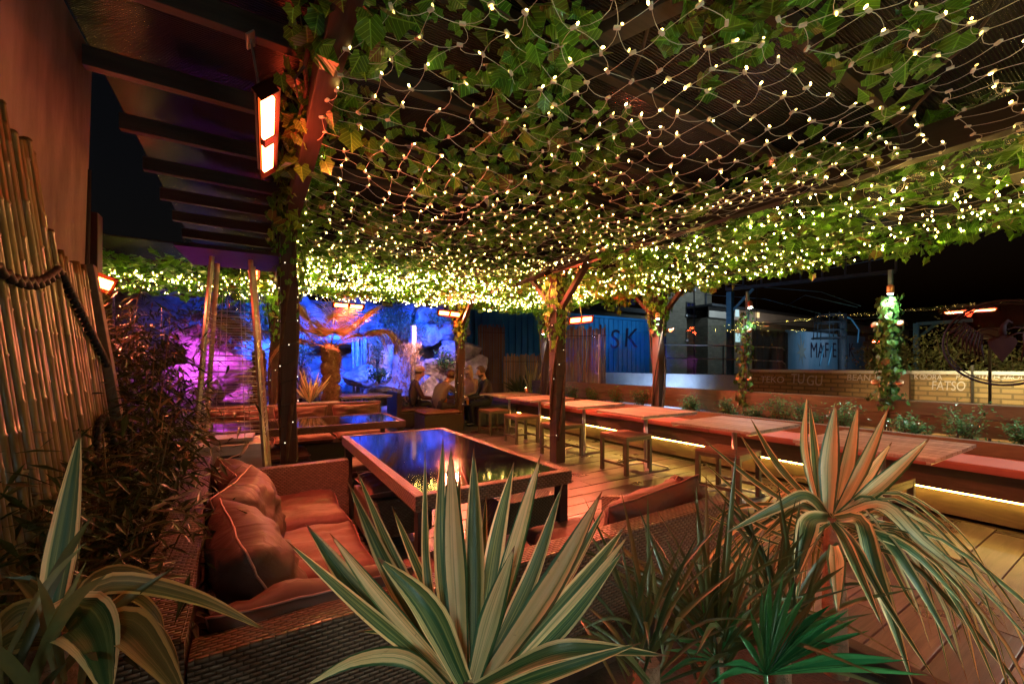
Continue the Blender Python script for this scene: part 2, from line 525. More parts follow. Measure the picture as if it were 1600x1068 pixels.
class MB:
    def __init__(s):
        s.v, s.f, s.uv, s.sm, s.mi = [], [], [], [], []

    def face(s, idx, uv=None, smooth=False, mi=0):
        s.f.append(tuple(idx)); s.uv.append(uv); s.sm.append(smooth); s.mi.append(mi)

    def add(s, verts, faces, smooth=False, mi=0):
        o = len(s.v)
        s.v += [Vector(p) for p in verts]
        for f in faces:
            s.face([i + o for i in f], None, smooth, mi)

    def box(s, c, size, rz=0, bev=0.0, mi=0, mat=None):
        """chamfered box centred at c"""
        hx, hy, hz = (x / 2 for x in size)
        b = min(bev, hx * .9, hy * .9, hz * .9)
        m = mat if mat is not None else Matrix.Rotation(rz, 3, 'Z')
        c = Vector(c)
        if b <= 0:
            vs = [c + m @ Vector((x * hx, y * hy, z * hz)) for z in (-1, 1) for y in (-1, 1) for x in (-1, 1)]
            s.add(vs, [(0, 2, 3, 1), (4, 5, 7, 6), (0, 1, 5, 4), (2, 6, 7, 3), (0, 4, 6, 2), (1, 3, 7, 5)], mi=mi)
            return
        bm = bmesh.new()
        bmesh.ops.create_cube(bm, size=1)
        for v in bm.verts:
            v.co = Vector((v.co.x * hx * 2, v.co.y * hy * 2, v.co.z * hz * 2))
        bmesh.ops.bevel(bm, geom=bm.edges[:], offset=b, segments=2, affect='EDGES', profile=.7)
        bm.verts.index_update()
        s.add([c + m @ v.co for v in bm.verts], [[v.index for v in f.verts] for f in bm.faces], mi=mi)
        bm.free()

    def b6(s, x0, x1, y0, y1, z0, z1, bev=0.0, mi=0):
        s.box(((x0 + x1) / 2, (y0 + y1) / 2, (z0 + z1) / 2), (x1 - x0, y1 - y0, z1 - z0), 0, bev, mi)

    def tube(s, pts, r, n=6, smooth=True, cap=True, mi=0):
        pts = [Vector(p) for p in pts]
        rs = r if isinstance(r, (list, tuple)) else [r] * len(pts)
        o = len(s.v)
        up = None
        for i, p in enumerate(pts):
            t = (pts[min(i + 1, len(pts) - 1)] - pts[max(i - 1, 0)])
            if t.length < 1e-9:
                t = Vector((0, 0, 1))
            t.normalize()
            if up is None:
                up = t.orthogonal().normalized()
            up = up - t * up.dot(t)
            if up.length < 1e-6:
                up = t.orthogonal()
            up.normalize()
            w = t.cross(up)
            for k in range(n):
                a = 2 * math.pi * k / n
                s.v.append(p + (up * math.cos(a) + w * math.sin(a)) * rs[i])
        for i in range(len(pts) - 1):
            for k in range(n):
                k2 = (k + 1) % n
                s.face((o + i * n + k, o + i * n + k2, o + (i + 1) * n + k2, o + (i + 1) * n + k), None, smooth, mi)
        if cap and n > 2:
            s.face([o + k for k in range(n)][::-1], None, False, mi)
            s.face([o + (len(pts) - 1) * n + k for k in range(n)], None, False, mi)

    def bar(s, a, b, w, h=None, mi=0, bev=0.0):
        """rectangular bar from a to b"""
        a, b = Vector(a), Vector(b)
        h = h or w
        t = (b - a)
        L = t.length
        q = t.to_track_quat('Z', 'Y').to_matrix()
        s.box((a + b) / 2, (w, h, L), mat=q, bev=bev, mi=mi)

    def lathe(s, c, prof, n=20, mi=0, ax=None):
        """prof: list of (radius, height)"""
        c = Vector(c)
        q = Matrix.Identity(3) if ax is None else Vector(ax).to_track_quat('Z', 'Y').to_matrix()
        o = len(s.v)
        for (r, h) in prof:
            for k in range(n):
                a = 2 * math.pi * k / n
                s.v.append(c + q @ Vector((r * math.cos(a), r * math.sin(a), h)))
        for i in range(len(prof) - 1):
            for k in range(n):
                k2 = (k + 1) % n
                s.face((o + i * n + k, o + i * n + k2, o + (i + 1) * n + k2, o + (i + 1) * n + k), None, True, mi)
        s.face([o + k for k in range(n)][::-1], None, False, mi)
        s.face([o + (len(prof) - 1) * n + k for k in range(n)], None, False, mi)

    def blade(s, pts, width, face_to, fold=.18, n=14, roll=0.0, wmax=.38, base=.55, mi=0):
        """a long leaf through control points; face_to = a point its upper face looks at"""
        cp = [Vector(p) for p in pts]
        P = []
        cp2 = [cp[0] * 2 - cp[1]] + cp + [cp[-1] * 2 - cp[-2]]
        m = len(cp) - 1
        for i in range(n + 1):
            t = i / n * m
            k = min(int(t), m - 1)
            f = t - k
            a, b, c, d = cp2[k:k + 4]
            P.append(.5 * ((2 * b) + (c - a) * f + (2 * a - 5 * b + 4 * c - d) * f * f + (3 * b - a - 3 * c + d) * f ** 3))
        o = len(s.v)
        face_to = Vector(face_to)
        side0 = None
        for i, p in enumerate(P):
            t = i / n
            tan = (P[min(i + 1, n)] - P[max(i - 1, 0)]).normalized()
            view = (face_to - p).normalized()
            side = tan.cross(view)
            if side.length < .15 and side0 is not None:
                side = side0
            side = side.normalized()
            if side0 is not None and side.dot(side0) < 0:
                side = -side
            side0 = side
            nor = side.cross(tan).normalized()
            side_r = side * math.cos(roll) + nor * math.sin(roll)
            nor = side_r.cross(tan).normalized()
            w = width * (base + (1 - base) * min(1, t / wmax)) * (1 if t < wmax else max(0.02, 1 - ((t - wmax) / (1 - wmax)) ** 1.7)) / 2
            for q, uu in ((-1, 0), (-.5, .25), (0, .5), (.5, .75), (1, 1)):
                s.v.append(p + side_r * w * q - nor * fold * w * (1 - abs(q)) * 1.6)
        for i in range(n):
            for k in range(4):
                a = o + i * 5 + k
                s.face((a, a + 1, a + 6, a + 5), ((k / 4, i / n), ((k + 1) / 4, i / n), ((k + 1) / 4, (i + 1) / n), (k / 4, (i + 1) / n)), True, mi)

    def ivy(s, p, nrm, up, size, mi=0):
        """a five-lobed vine leaf, folded along its midrib"""
        nrm = Vector(nrm).normalized()
        up = Vector(up)
        up = (up - nrm * up.dot(nrm))
        if up.length < 1e-4:
            up = nrm.orthogonal()
        up.normalize()
        sd = up.cross(nrm)
        o = len(s.v)
        zk = random.uniform(-.6, 2.4)
        for (x, y, z) in IVY:
            s.v.append(p + (sd * x + up * y + nrm * (z * zk - .10 * y * y)) * size)
        n = len(IVY)
        # fan from the midrib base in two halves
        for i in range(1, n - 1):
            s.face((o, o + i, o + i + 1), tuple((IVY[k][0] * .5 + .5, IVY[k][1]) for k in (0, i, i + 1)), False, mi)

    def quadleaf(s, p, tan, nrm, L, W, mi=0):
        tan = Vector(tan).normalized()
        sd = tan.cross(Vector(nrm))
        if sd.length < 1e-4:
            sd = tan.orthogonal()
        sd.normalize()
        nn = sd.cross(tan)
        o = len(s.v)
        s.v += [p, p + tan * L * .4 + sd * W * .5, p + tan * L - nn * L * .12, p + tan * L * .4 - sd * W * .5, p + tan * L * .45 - nn * W * .18]
        s.face((o, o + 1, o + 4), None, False, mi); s.face((o + 1, o + 2, o + 4), None, False, mi)
        s.face((o + 2, o + 3, o + 4), None, False, mi); s.face((o + 3, o, o + 4), None, False, mi)

    def build(s, name, mats, parent=None, loc=None, kind=None):
        me = bpy.data.meshes.new(name)
        if parent is not None:
            o0 = origin(parent)
        elif loc is not None:
            o0 = Vector(loc)
        else:
            o0 = Vector((0, 0, 0))
        me.from_pydata([v - o0 for v in s.v], [], s.f)
        uvl = me.uv_layers.new(name='UVMap')
        buf = [0.0] * (2 * len(me.loops))
        for p, uv in zip(me.polygons, s.uv):
            if uv is not None:
                for j, li in enumerate(p.loop_indices):
                    buf[2 * li], buf[2 * li + 1] = uv[j]
            else:
                nx, ny, nz = (abs(x) for x in p.normal)
                for li in p.loop_indices:
                    q = s.v[me.loops[li].vertex_index]
                    if nz >= nx and nz >= ny:
                        uvv = (q.x, q.y)
                    elif nx >= ny:
                        uvv = (q.y, q.z)
                    else:
                        uvv = (q.x, q.z)
                    buf[2 * li], buf[2 * li + 1] = uvv
        uvl.data.foreach_set('uv', buf)
        me.polygons.foreach_set('use_smooth', s.sm)
        if not isinstance(mats, (list, tuple)):
            mats = [mats]
        for m in mats:
            me.materials.append(m)
        me.polygons.foreach_set('material_index', s.mi)
        me.update()
        ob = bpy.data.objects.new(name, me)
        col.objects.link(ob)
        if parent is not None:
            ob.parent = parent
        else:
            ob.location = o0
        if kind:
            ob['kind'] = kind
        return ob


IVY = [(0, -.05, 0), (.24, -.30, .06), (.50, -.16, .12), (.47, .10, .08), (.62, .36, .14), (.42, .52, .07), (.20, .72, .0), (0, 1.0, -.12),
       (-.20, .72, .0), (-.42, .52, .07), (-.62, .36, .14), (-.47, .10, .08), (-.50, -.16, .12), (-.24, -.30, .06)]


def tag(o, label, cat, group=None, kind=None):
    o['label'] = label
    o['category'] = cat
    if group:
        o['group'] = group
    if kind:
        o['kind'] = kind
    return o


def thing(name, label, cat, loc=(0, 0, 0), group=None):
    o = bpy.data.objects.new(name, None)
    col.objects.link(o)
    o.location = loc
    o.empty_display_size = .1
    return tag(o, label, cat, group)


def dup(root, loc, rz=0.0, label=None):
    def cp(o, parent):
        c = o.copy()
        col.objects.link(c)
        if parent is not None:
            c.parent = parent
        for ch in list(o.children):
            cp(ch, c)
        return c
    r = cp(root, None)
    r.location = loc
    r.rotation_euler = (0, 0, rz)
    if label:
        r['label'] = label
    return r


def lamp(name, kind, loc, color, power, parent=None, size=.05, to=None, angle=70, blend=.6):
    d = bpy.data.lights.new(name, kind)
    d.color = color
    d.energy = power
    if kind == 'SPOT':
        d.spot_size = R(angle)
        d.spot_blend = blend
    if kind == 'AREA':
        d.shape = 'RECTANGLE'
        d.size, d.size_y = size
        d.spread = R(118)
    if kind in ('SPOT', 'POINT'):
        d.shadow_soft_size = size
    o = bpy.data.objects.new(name, d)
    col.objects.link(o)
    o.location = Vector(loc) - (origin(parent) if parent is not None else Vector((0, 0, 0)))
    if to is not None:
        o.rotation_euler = (Vector(to) - Vector(loc)).to_track_quat('-Z', 'Y').to_euler()
    if parent is not None:
        o.parent = parent
    return o


def nz(x, y=0, z=0):
    return noise.noise(Vector((x, y, z)))


CAM = Vector((0, 0, EYE))

# ------------------------------------------------------------------ ground and deck
m = MB()
m.b6(-200, 200, -60, 260, -2.4, -2.0)
m.build('ground', M['gravel'], kind='structure')

m = MB()
y = -2.6
i = 0
while y < 13.2:
    xs = [-2.6, 0.4 + 1.2 * ((i * 7) % 3), 3.1 + .9 * ((i * 5) % 3), 5.0]
    for a, b in zip(xs[:-1], xs[1:]):
        m.b6(a + .003, b - .003, y + .004, y + .196, -.035, random.uniform(-.002, .002), .004)
    y += .2
    i += 1
m.b6(-2.6, 5.0, -2.6, 13.2, -2.0, -.037)
m.build('deck', M['deck'], kind='structure')
m = MB()
m.b6(-9, -2.6, -2.6, 16, -2.0, -.02); m.b6(-2.6, 6.5, 13.2, 16, -2.0, -.02); m.b6(5.0, 6.5, -2.6, 13.2, -2.0, .0)
m.build('terrace_ground', M['soil'], kind='structure')

# ------------------------------------------------------------------ rendered wall and bamboo fence on the left
WX = -.72
t = thing('rendered_wall', 'tall rough rendered building wall at the left edge with streaks of orange light', 'wall', (WX, 0, 0))
m = MB()
m.add([(WX - .06, -3, -.02), (WX - .06, 2.93, -.02), (WX, 2.97, 2.9), (WX, -3, 2.9), (WX - .36, -3, -.02), (WX - .36, 2.93, -.02), (WX - .30, 2.97, 2.9), (WX - .30, -3, 2.9)],
      [(0, 3, 2, 1), (4, 5, 6, 7), (0, 1, 5, 4), (3, 7, 6, 2), (1, 2, 6, 5), (0, 4, 7, 3)])
m.build('wall', M['render'], t)
m = MB()
m.tube([(WX + .012, 1.9, 2.62), (WX + .06, 1.9, 2.60), (WX + .065, 1.9, 2.56), (WX + .03, 1.9, 2.54)], .006, 6)
m.build('hook', M['black'], t)
m = MB()
m.tube([(WX - .03, 2.955, .9), (WX - .02, 2.955, 1.6), (WX - .012, 2.96, 2.3)], .012, 6)
m.build('drain_pipe', M['black'], t)


def bamboo_fence(y0, y1, ztop0, ztop1, xb, lean, label, rope_z):
    t = thing('bamboo_fence', label, 'fence', (xb, y0, 0), 'bamboo fence panels against the wall')
    m = MB()
    y = y0
    while y < y1:
        r = random.uniform(.011, .020)
        f = (y - y0) / (y1 - y0)
        zt = ztop0 + (ztop1 - ztop0) * f + random.uniform(-.03, .02)
        pts, rs = [], []
        z = 0.0
        xo = random.uniform(-.004, .004)
        nx = random.uniform(.1, .3)
        while z < zt:
            pts.append((xb + lean * (1 - z / 1.8) + xo, y, z)); rs.append(r)
            z += .08
            if z > nx:
                for zz, rr in ((z, r), (z + .006, r * 1.16), (z + .012, r)):
                    pts.append((xb + lean * (1 - zz / 1.8) + xo, y, zz)); rs.append(rr)
                nx += random.uniform(.22, .34)
                z += .05
        pts.append((xb + lean * (1 - zt / 1.8) + xo, y, zt)); rs.append(r * .98)
        m.tube(pts, rs, 8)
        y += r * 2.25
    m.build('bamboo_pole', M['bamboo'], t)['kind'] = 'stuff'
    for z in rope_z:
        m = MB()
        pts = []
        for k in range(60):
            f = k / 59
            zz = z(f)
            pts.append((xb + lean * (1 - zz / 1.8) + .026 + .006 * math.sin(k * 2.1), y0 + f * (y1 - y0), zz + .012 * math.cos(k * 2.1)))
        m.tube(pts, .011, 6)
        m.build('rope_tie', M['cable'], t)
    return t


bamboo_fence(1.2, 2.12, 2.12, 2.02, -.64, .2, 'taller bamboo pole fence panel at the far left edge', [lambda f: 1.62 + .08 * math.cos(f * 5)])
ft = bamboo_fence(2.13, 2.50, 1.74, 1.70, -.64, .2, 'lower leaning bamboo pole fence panel tied with dark rope', [lambda f: 1.62 - .32 * f, lambda f: .98 - .10 * math.cos(f * 6)])
m = MB()
m.bar((-.40, 2.56, 0), (-.635, 2.55, 1.74), .06, .05, bev=.004)
m.build('end_post', M['sleeper'], ft)

# ------------------------------------------------------------------ pergola: posts, beams, joists, roof sheets
XL, XM, XR = .26, 3.45, 5.72
ROWS = (-1.6, 1.4, 4.45, 7.6, 10.7)


def post(x, y, label, zt=2.56, w=.13, x_w=None):
    t = thing('pergola_post', label, 'post', (x, y, 0), 'pergola posts')
    m = MB()
    m.b6(x - w / 2, x + w / 2, y - w / 2, y + w / 2, 0, zt, .006)
    m.build('post', M['post'], t)
    return t


def wrap(t, x, y, z0, z1, w, turns, bulbs=True, seed=0):
    rnd = random.Random(seed)
    m = MB(); b = MB()
    pts = []
    N = int(turns * 16)
    r = w / 2 + .006
    for k in range(N + 1):
        a = k / 16 * 2 * math.pi
        ca, sa = math.cos(a), math.sin(a)
        q = 1 / max(abs(ca), abs(sa))
        q = min(q, 1.32)
        z = z0 + (z1 - z0) * k / N + .02 * math.sin(a * .7)
        p = Vector((x + ca * q * r, y + sa * q * r, z))
        pts.append(p)
        if k % 9 == seed % 5:
            pp = p + Vector((ca, sa, 0)) * .008
            b.lathe(pp, [(.001, -.006), (.005, 0), (.001, .006)], 5)
    m.tube(pts, .0045, 5)
    m.build('cable', M['cable'], t)
    if bulbs:
        b.build('pin_bulb', M['pinbulb'], t)['kind'] = 'stuff'


posts = [(XL, 4.45, 'dark timber post wound with fairy cable right of the pyramid heater'),
         (XM, 4.45, 'dark timber post carrying the vine fork between the stools and glass table'),
         (XM, 7.6, 'dark timber post in front of the seated group, wound with pin lights'),
         (XR, 4.65, 'timber post behind the bench with a lit pale face under ivy'),
         (XR, 7.85, 'thick timber post at the far end of the bench lit white at its top'),
         (XL, 7.6, 'dark timber post behind the far rattan sofa left of the palm'),
         (at(139, 500, 3.3).x, at(139, 500, 3.3).y, 'timber post behind the fence end carrying the small red heater'),
         (-1.7, 7.6, 'timber post at the far left behind the bamboo plants')]
for k, (x, y, lb) in enumerate(posts):
    w = .15 if (x, y) == (XM, 4.45) else .13
    t = post(x, y, lb, 2.5, w)
    if k < 3 or k == 5:
        cb = thing('fairy_light_string', 'cable of tiny lights spiralling round the ' + ('post right of the pyramid heater', 'post with the vine fork by the stools', 'post before the seated group', '', '', 'post left of the palm', 'post by the rocks behind the group')[k], 'fairy lights', (x, y, 0), 'fairy light cables on posts')
        wrap(cb, x, y, .25, 2.3, w, 11 if k < 2 else 14, True, k)
# knee braces belong to the posts' beams
def beam(x, y0, y1, zb, h, w, label, parts=()):
    t = thing('pergola_beam', label, 'beam', (x, y0, zb), 'pergola beams along the terrace')
    m = MB()
    m.b6(x - w / 2, x + w / 2, y0, y1, zb, zb + h, .005)
    m.build('beam', M['beam'], t)
    for (a, b) in parts:
        m = MB()
        m.bar(a, b, .07, .06, bev=.004)
        m.build('knee_brace', M['post'], t)
    return t


beam(XL, -2.4, 8.05, 2.5, .16, .09, 'dark beam along the left edge of the vine roof beside the orange heater',
     [((XL, 4.55, 2.0), (XL, 5.0, 2.5)), ((XL, 7.7, 2.0), (XL, 8.15, 2.5))])
beam(XM, -2.4, 8.05, 2.55, .18, .09, 'dark beam crossing the middle of the vine roof over the stools',
     [((XM, 4.53, 2.05), (XM, 5.05, 2.55)), ((XM, 4.37, 2.05), (XM, 3.85, 2.55)), ((XM, 7.68, 2.05), (XM, 8.2, 2.55)), ((XM, 7.52, 2.05), (XM, 7.0, 2.55))])
beam(XR, -2.4, 8.05, 2.58, .14, .07, 'outer eave beam of the vine roof above the planter',
     [((XR, 4.72, 2.1), (XR, 5.2, 2.58)), ((XR, 4.57, 2.1), (XR, 4.1, 2.58)), ((XR, 7.78, 2.1), (XR, 7.3, 2.58))])
tj = thing('roof_joists', 'dark timber joists spanning the whole terrace roof', 'joists', (0, 0, 2.7))
y = -2.2
m = MB()
while y < 8.1:
    m.b6(-.70, XL, y - .025, y + .025, 2.72, 2.815, .003)
    m.b6(XL, 5.95, y - .025, y + .025, 2.725, 2.80, .003)
    y += .62
m.build('joist', M['joist'], tj)
# a broad blue-grey rafter seen under the eave at the right, and one overhead
for a, b, lb in (((4.3, .62, 2.60), (6.1, .45, 2.58), 'weathered grey rafter jutting under the eave at the upper right'),
                 ((1.15, 1.55, 2.69), (1.9, -.3, 2.69), 'grey roof batten overhead among the net lights')):
    m = MB()
    m.bar(a, b, .09, .05, bev=.004)
    o = m.build('rafter', M['joist'], loc=a)
    tag(o, lb, 'rafter')


def sheet(x0, x1, y0, y1, z0, z1, label):
    m = MB()
    N = 2
    m.add([(x0, y0, z0), (x1, y0, z1), (x1, y1, z1), (x0, y1, z0), (x0, y0, z0 + .016), (x1, y0, z1 + .016), (x1, y1, z1 + .016), (x0, y1, z0 + .016)],
          [(0, 3, 2, 1), (4, 5, 6, 7), (0, 1, 5, 4), (1, 2, 6, 5), (2, 3, 7, 6), (3, 0, 4, 7)])
    o = m.build('roof_sheet', M['poly'], loc=(x0, y0, z0))
    tag(o, label, 'roof sheet', 'fluted roof sheets')
    return o


sheet(-.745, -.34, -2.4, 8.1, 2.98, 2.955, 'fluted roof sheet strip beside the rendered wall')
sheet(-.33, .245, -2.4, 8.1, 2.845, 2.83, 'fluted roof sheet above the big orange heater')
sheet(.26, 2.05, -2.4, 8.1, 2.806, 2.803, 'fluted roof sheet above the sofa and glass table')
sheet(2.06, 3.9, -2.4, 8.1, 2.803, 2.802, 'fluted roof sheet above the stools and middle beam')
sheet(3.91, 5.95, -2.4, 8.1, 2.806, 2.803, 'fluted roof sheet above the bench and eave')
sheet(-2.4, -.76, 6.6, 8.1, 2.806, 2.806, 'fluted roof sheet over the back left corner')

# ------------------------------------------------------------------ infrared bar heaters
HEAT = (1, .185, .09)
GLOW = (1, .07, .02)


def bar_heater(c, ax, L, label, hot, W=.11, mount=None, tilt=(0, 0, -1), power=40, glow=0):
    """two glowing elements in a shallow steel trough; ax = long axis, tilt = direction it shines"""
    c, ax = Vector(c), Vector(ax).normalized()
    dn = Vector(tilt)
    dn = (dn - ax * dn.dot(ax)).normalized()
    sd = ax.cross(dn)
    q = Matrix((ax, sd, dn)).transposed()
    t = thing('infrared_heater', label, 'heater', c, 'infrared bar heaters')
    m = MB()
    # trough: back, two sloping sides, two ends
    m.box(c - dn * .035, (L, W * .7, .012), mat=q, bev=.002)
    for s in (-1, 1):
        qq = q @ Matrix.Rotation(s * R(50), 3, 'X')
        m.box(c + sd * s * W * .46 - dn * .012, (L, .05, .006), mat=qq, bev=.001)
    for s in (-1, 1):
        m.box(c + ax * s * (L / 2 - .004) - dn * .012, (.008, W, .055), mat=q, bev=.002)
    m.build('housing', M['trough'], t)
    for s in (-1, 1):
        m = MB()
        m.box(c + ax * s * L * .235, (L * .39, W * .66, .016), mat=q, bev=.006)
        m.build('element', hot, t)
        lamp('heater_light', 'AREA', c + ax * s * L * .235 + dn * .014, HEAT, power / 2, t, size=(L * .36, .014), to=c + ax * s * L * .235 + dn)
    m = MB()
    m.box(c - dn * .024, (L * .92, W * .72, .004), mat=q, bev=.001)
    m.build('reflector', M['glowplate'], t)
    if glow:
        lamp('heater_glow', 'POINT', c + dn * .10, GLOW, glow, t, .05)
    m = MB()
    m.box(c, (L * .09, W * .7, .03), mat=q, bev=.003)
    m.build('divider', M['trough'], t)
    if mount is not None:
        for mo in mount:
            mo = Vector(mo)
            m = MB()
            b = c + ax * max(-L * .4, min(L * .4, (mo - c).dot(ax))) - dn * .035
            m.bar(b, mo, .022, .008)
            m.box(mo, (.10, .04, .008), mat=q, bev=.002)
            m.build('bracket', M['alu'], t)
    return t


bar_heater((.05, 2.40, 2.42), (.02, 1, 0), .84, 'big glowing orange heater hung under the roof at the upper left', M['hot'], .09,
           [(-.02, 2.12, 2.70), (.1, 2.7, 2.70)], (.95, 0, -1), 54, 6)
bar_heater((-.02, 6.2, 2.44), (0, 1, 0), .7, 'far orange heater glimpsed behind the top of the pyramid heater', M['hotfar'], .10, [(-.02, 6.2, 2.72)], (.1, -.3, -1), 45, 4)
bar_heater(at(147, 438, 3.1), (.8, .5, -.25), .24, 'small glowing red heater above the bamboo at the far left', M['hotfar'], .11, [at(140, 432, 3.22)], (.5, -.7, -.4), 10, 5)
bar_heater((3.16, 7.42, 2.28), (1, .1, -.03), .50, 'red heater on the post in front of the seated group', M['hotfar'], .10, [(3.42, 7.5, 2.36)], (-.1, -1, -.45), 95, 32)
bar_heater((4.78, 5.50, 2.08), (1, -.25, .12), .46, 'red heater over the bench right of the vine-forked post', M['hotfar'], .11, [(4.78, 5.6, 2.6)], (-.2, -.8, -.55), 60, 85)
bar_heater(at(545, 478, 7.45), (1, .1, 0), .55, 'orange heater glowing among the palm fronds', M['hotfar'], .10, [at(545, 478, 7.45) + Vector((0, .05, .3))], (-.2, -.6, -.8), 70, 14)
bar_heater((3.2, -.75, 2.44), (.1, 1, 0), .8, 'unseen heater added under the middle beam beside and behind the camera', M['hotfar'], .10, [(3.36, -.75, 2.6)], (.05, .55, -1), 60, 5)  # added out of view to throw red light on bench and near tables
bar_heater((3.15, 4.60, 2.44), (.1, 1, 0), .8, 'heater under the middle beam whose red bar shows as a reflection in the glass', M['hotfar'], .10, [(3.36, 4.6, 2.6)], (.5, 0, -1), 30)

# ------------------------------------------------------------------ net lights under the vine roof
bulb_me = None


def net(x0, x1, y0, y1, nx, ny, label, single, grp, zf, seed):
    global bulb_me
    rnd = random.Random(seed)
    t = thing('net_light', label, 'net lights', ((x0 + x1) / 2, (y0 + y1) / 2, 2.5), grp)
    G = {}
    for i in range(nx + 1):
        for j in range(ny + 1):
            x = x0 + (x1 - x0) * i / nx
            y = y0 + (y1 - y0) * j / ny
            edge = i in (0, nx) or j in (0, ny)
            jx, jy = (rnd.uniform(-.032, .032), rnd.uniform(-.032, .032))
            wob = .12 * nz(x * 1.1 + 3, y * 1.1, .5)
            G[i, j] = Vector((x + jx + .10 * nz(x * .9, y * .9, 4), y + jy + .14 * nz(x * .9, y * .9, 9), zf(x, y) + wob + rnd.uniform(-.012, .012)))
    m = MB()

    def strand(a, b):
        L = (b - a).length
        mid = (a + b) / 2 + Vector((rnd.uniform(-.026, .026), rnd.uniform(-.026, .026), -.05 * L - rnd.uniform(-.006, .014)))
        q1 = a.lerp(b, .25) + (mid - (a + b) / 2) * .75
        q3 = a.lerp(b, .75) + (mid - (a + b) / 2) * .75
        m.tube([a, q1, mid, q3, b], .0011, 3, cap=False)
    for i in range(nx + 1):
        for j in range(ny + 1):
            if i < nx:
                strand(G[i, j], G[i + 1, j])
            if j < ny:
                strand(G[i, j], G[i, j + 1])
            if single:
                ang = rnd.uniform(0, 3.1)
                m.box(G[i, j] + Vector((0, 0, .002)), (.024, .012, .010), ang, .003)
    m.build('wire', M['wire'], t)
    if bulb_me is None:
        b = MB()
        b.lathe((0, 0, 0), [(.0012, -.008), (.0038, -.004), (.0038, .002), (.0012, .006)], 5)
        o = b.build('bulb', M['bulb'])
        bulb_me = o.data
        col.objects.unlink(o)
        bpy.data.objects.remove(o)
    if single:
        k = 0
        for (i, j), p in G.items():
            if i == nx or j == ny:
                continue
            o = bpy.data.objects.new('bulb', bulb_me)
            col.objects.link(o)
            o.parent = t
            o.location = p + Vector((rnd.uniform(-.014, .014), rnd.uniform(-.014, .014), rnd.choice((.013, .013, .012, .012, -.008, -.009) if y1 > 2.3 else (.013, .013, .013, .013, .012, -.008)))) - t.location
            o.rotation_euler = (rnd.uniform(-1.2, 1.2), rnd.uniform(-1.2, 1.2), 0)
    else:
        b = MB()
        for (i, j), p in G.items():
            for rep in range(2):
                b.lathe(p + Vector((rnd.uniform(-.06, .06), rnd.uniform(-.06, .06), rnd.uniform(-.06, .02))), [(.0015, -.009), (.0052, -.004), (.0052, .004), (.0015, .008)], 5)
        b.build('bulb', M['bulbfar'], t)['kind'] = 'stuff'
    return t


def znet(x, y):
    if x < XM:
        f = (x - XL) / (XM - XL)
        return 2.52 - (.10 if y < 4.5 else .02) * math.sin(max(0, min(1, f)) * math.pi) + (.03 if y > 4.5 else 0)
    f = (x - XM) / (XR - XM)
    return 2.56 - .04 * math.sin(max(0, min(1, f)) * math.pi)


NL = 'net of small warm lights strung under the vine roof'
xs = [.32, 1.42, 2.44, 3.40]
ys = [-.7, .75, 2.2, 3.65, 5.1]
sd = 0
for a in range(3):
    for b in range(4):
        sd += 1
        net(xs[a], xs[a + 1] - .10, ys[b], ys[b + 1] - .14, 7, 10, NL, True, 'net lights under the vine roof', znet, sd)
for b in range(4):
    sd += 1
    net(3.58, 5.62, ys[b], ys[b + 1] - .14, 9, 7, 'net of small warm lights spread under the outer eave of the vine roof', False, 'net lights along the eave', znet, sd)
for a, b in ((.32, 1.85), (1.95, 3.40), (3.55, 5.62)):
    for c, d in ((5.1, 6.5), (6.55, 8.0)):
        sd += 1
        net(a, b, c, d, 10, 10, 'dense mat of warm lights under the far end of the vine roof', False, 'net lights at the far end', znet, sd)
for c, d in ((6.5, 8.0),):
    sd += 1
    net(-2.4, .2, c, d, 15, 10, 'net of warm lights over the back left corner above the bamboo', False, 'net lights over the back left corner', lambda x, y: 2.42, sd)

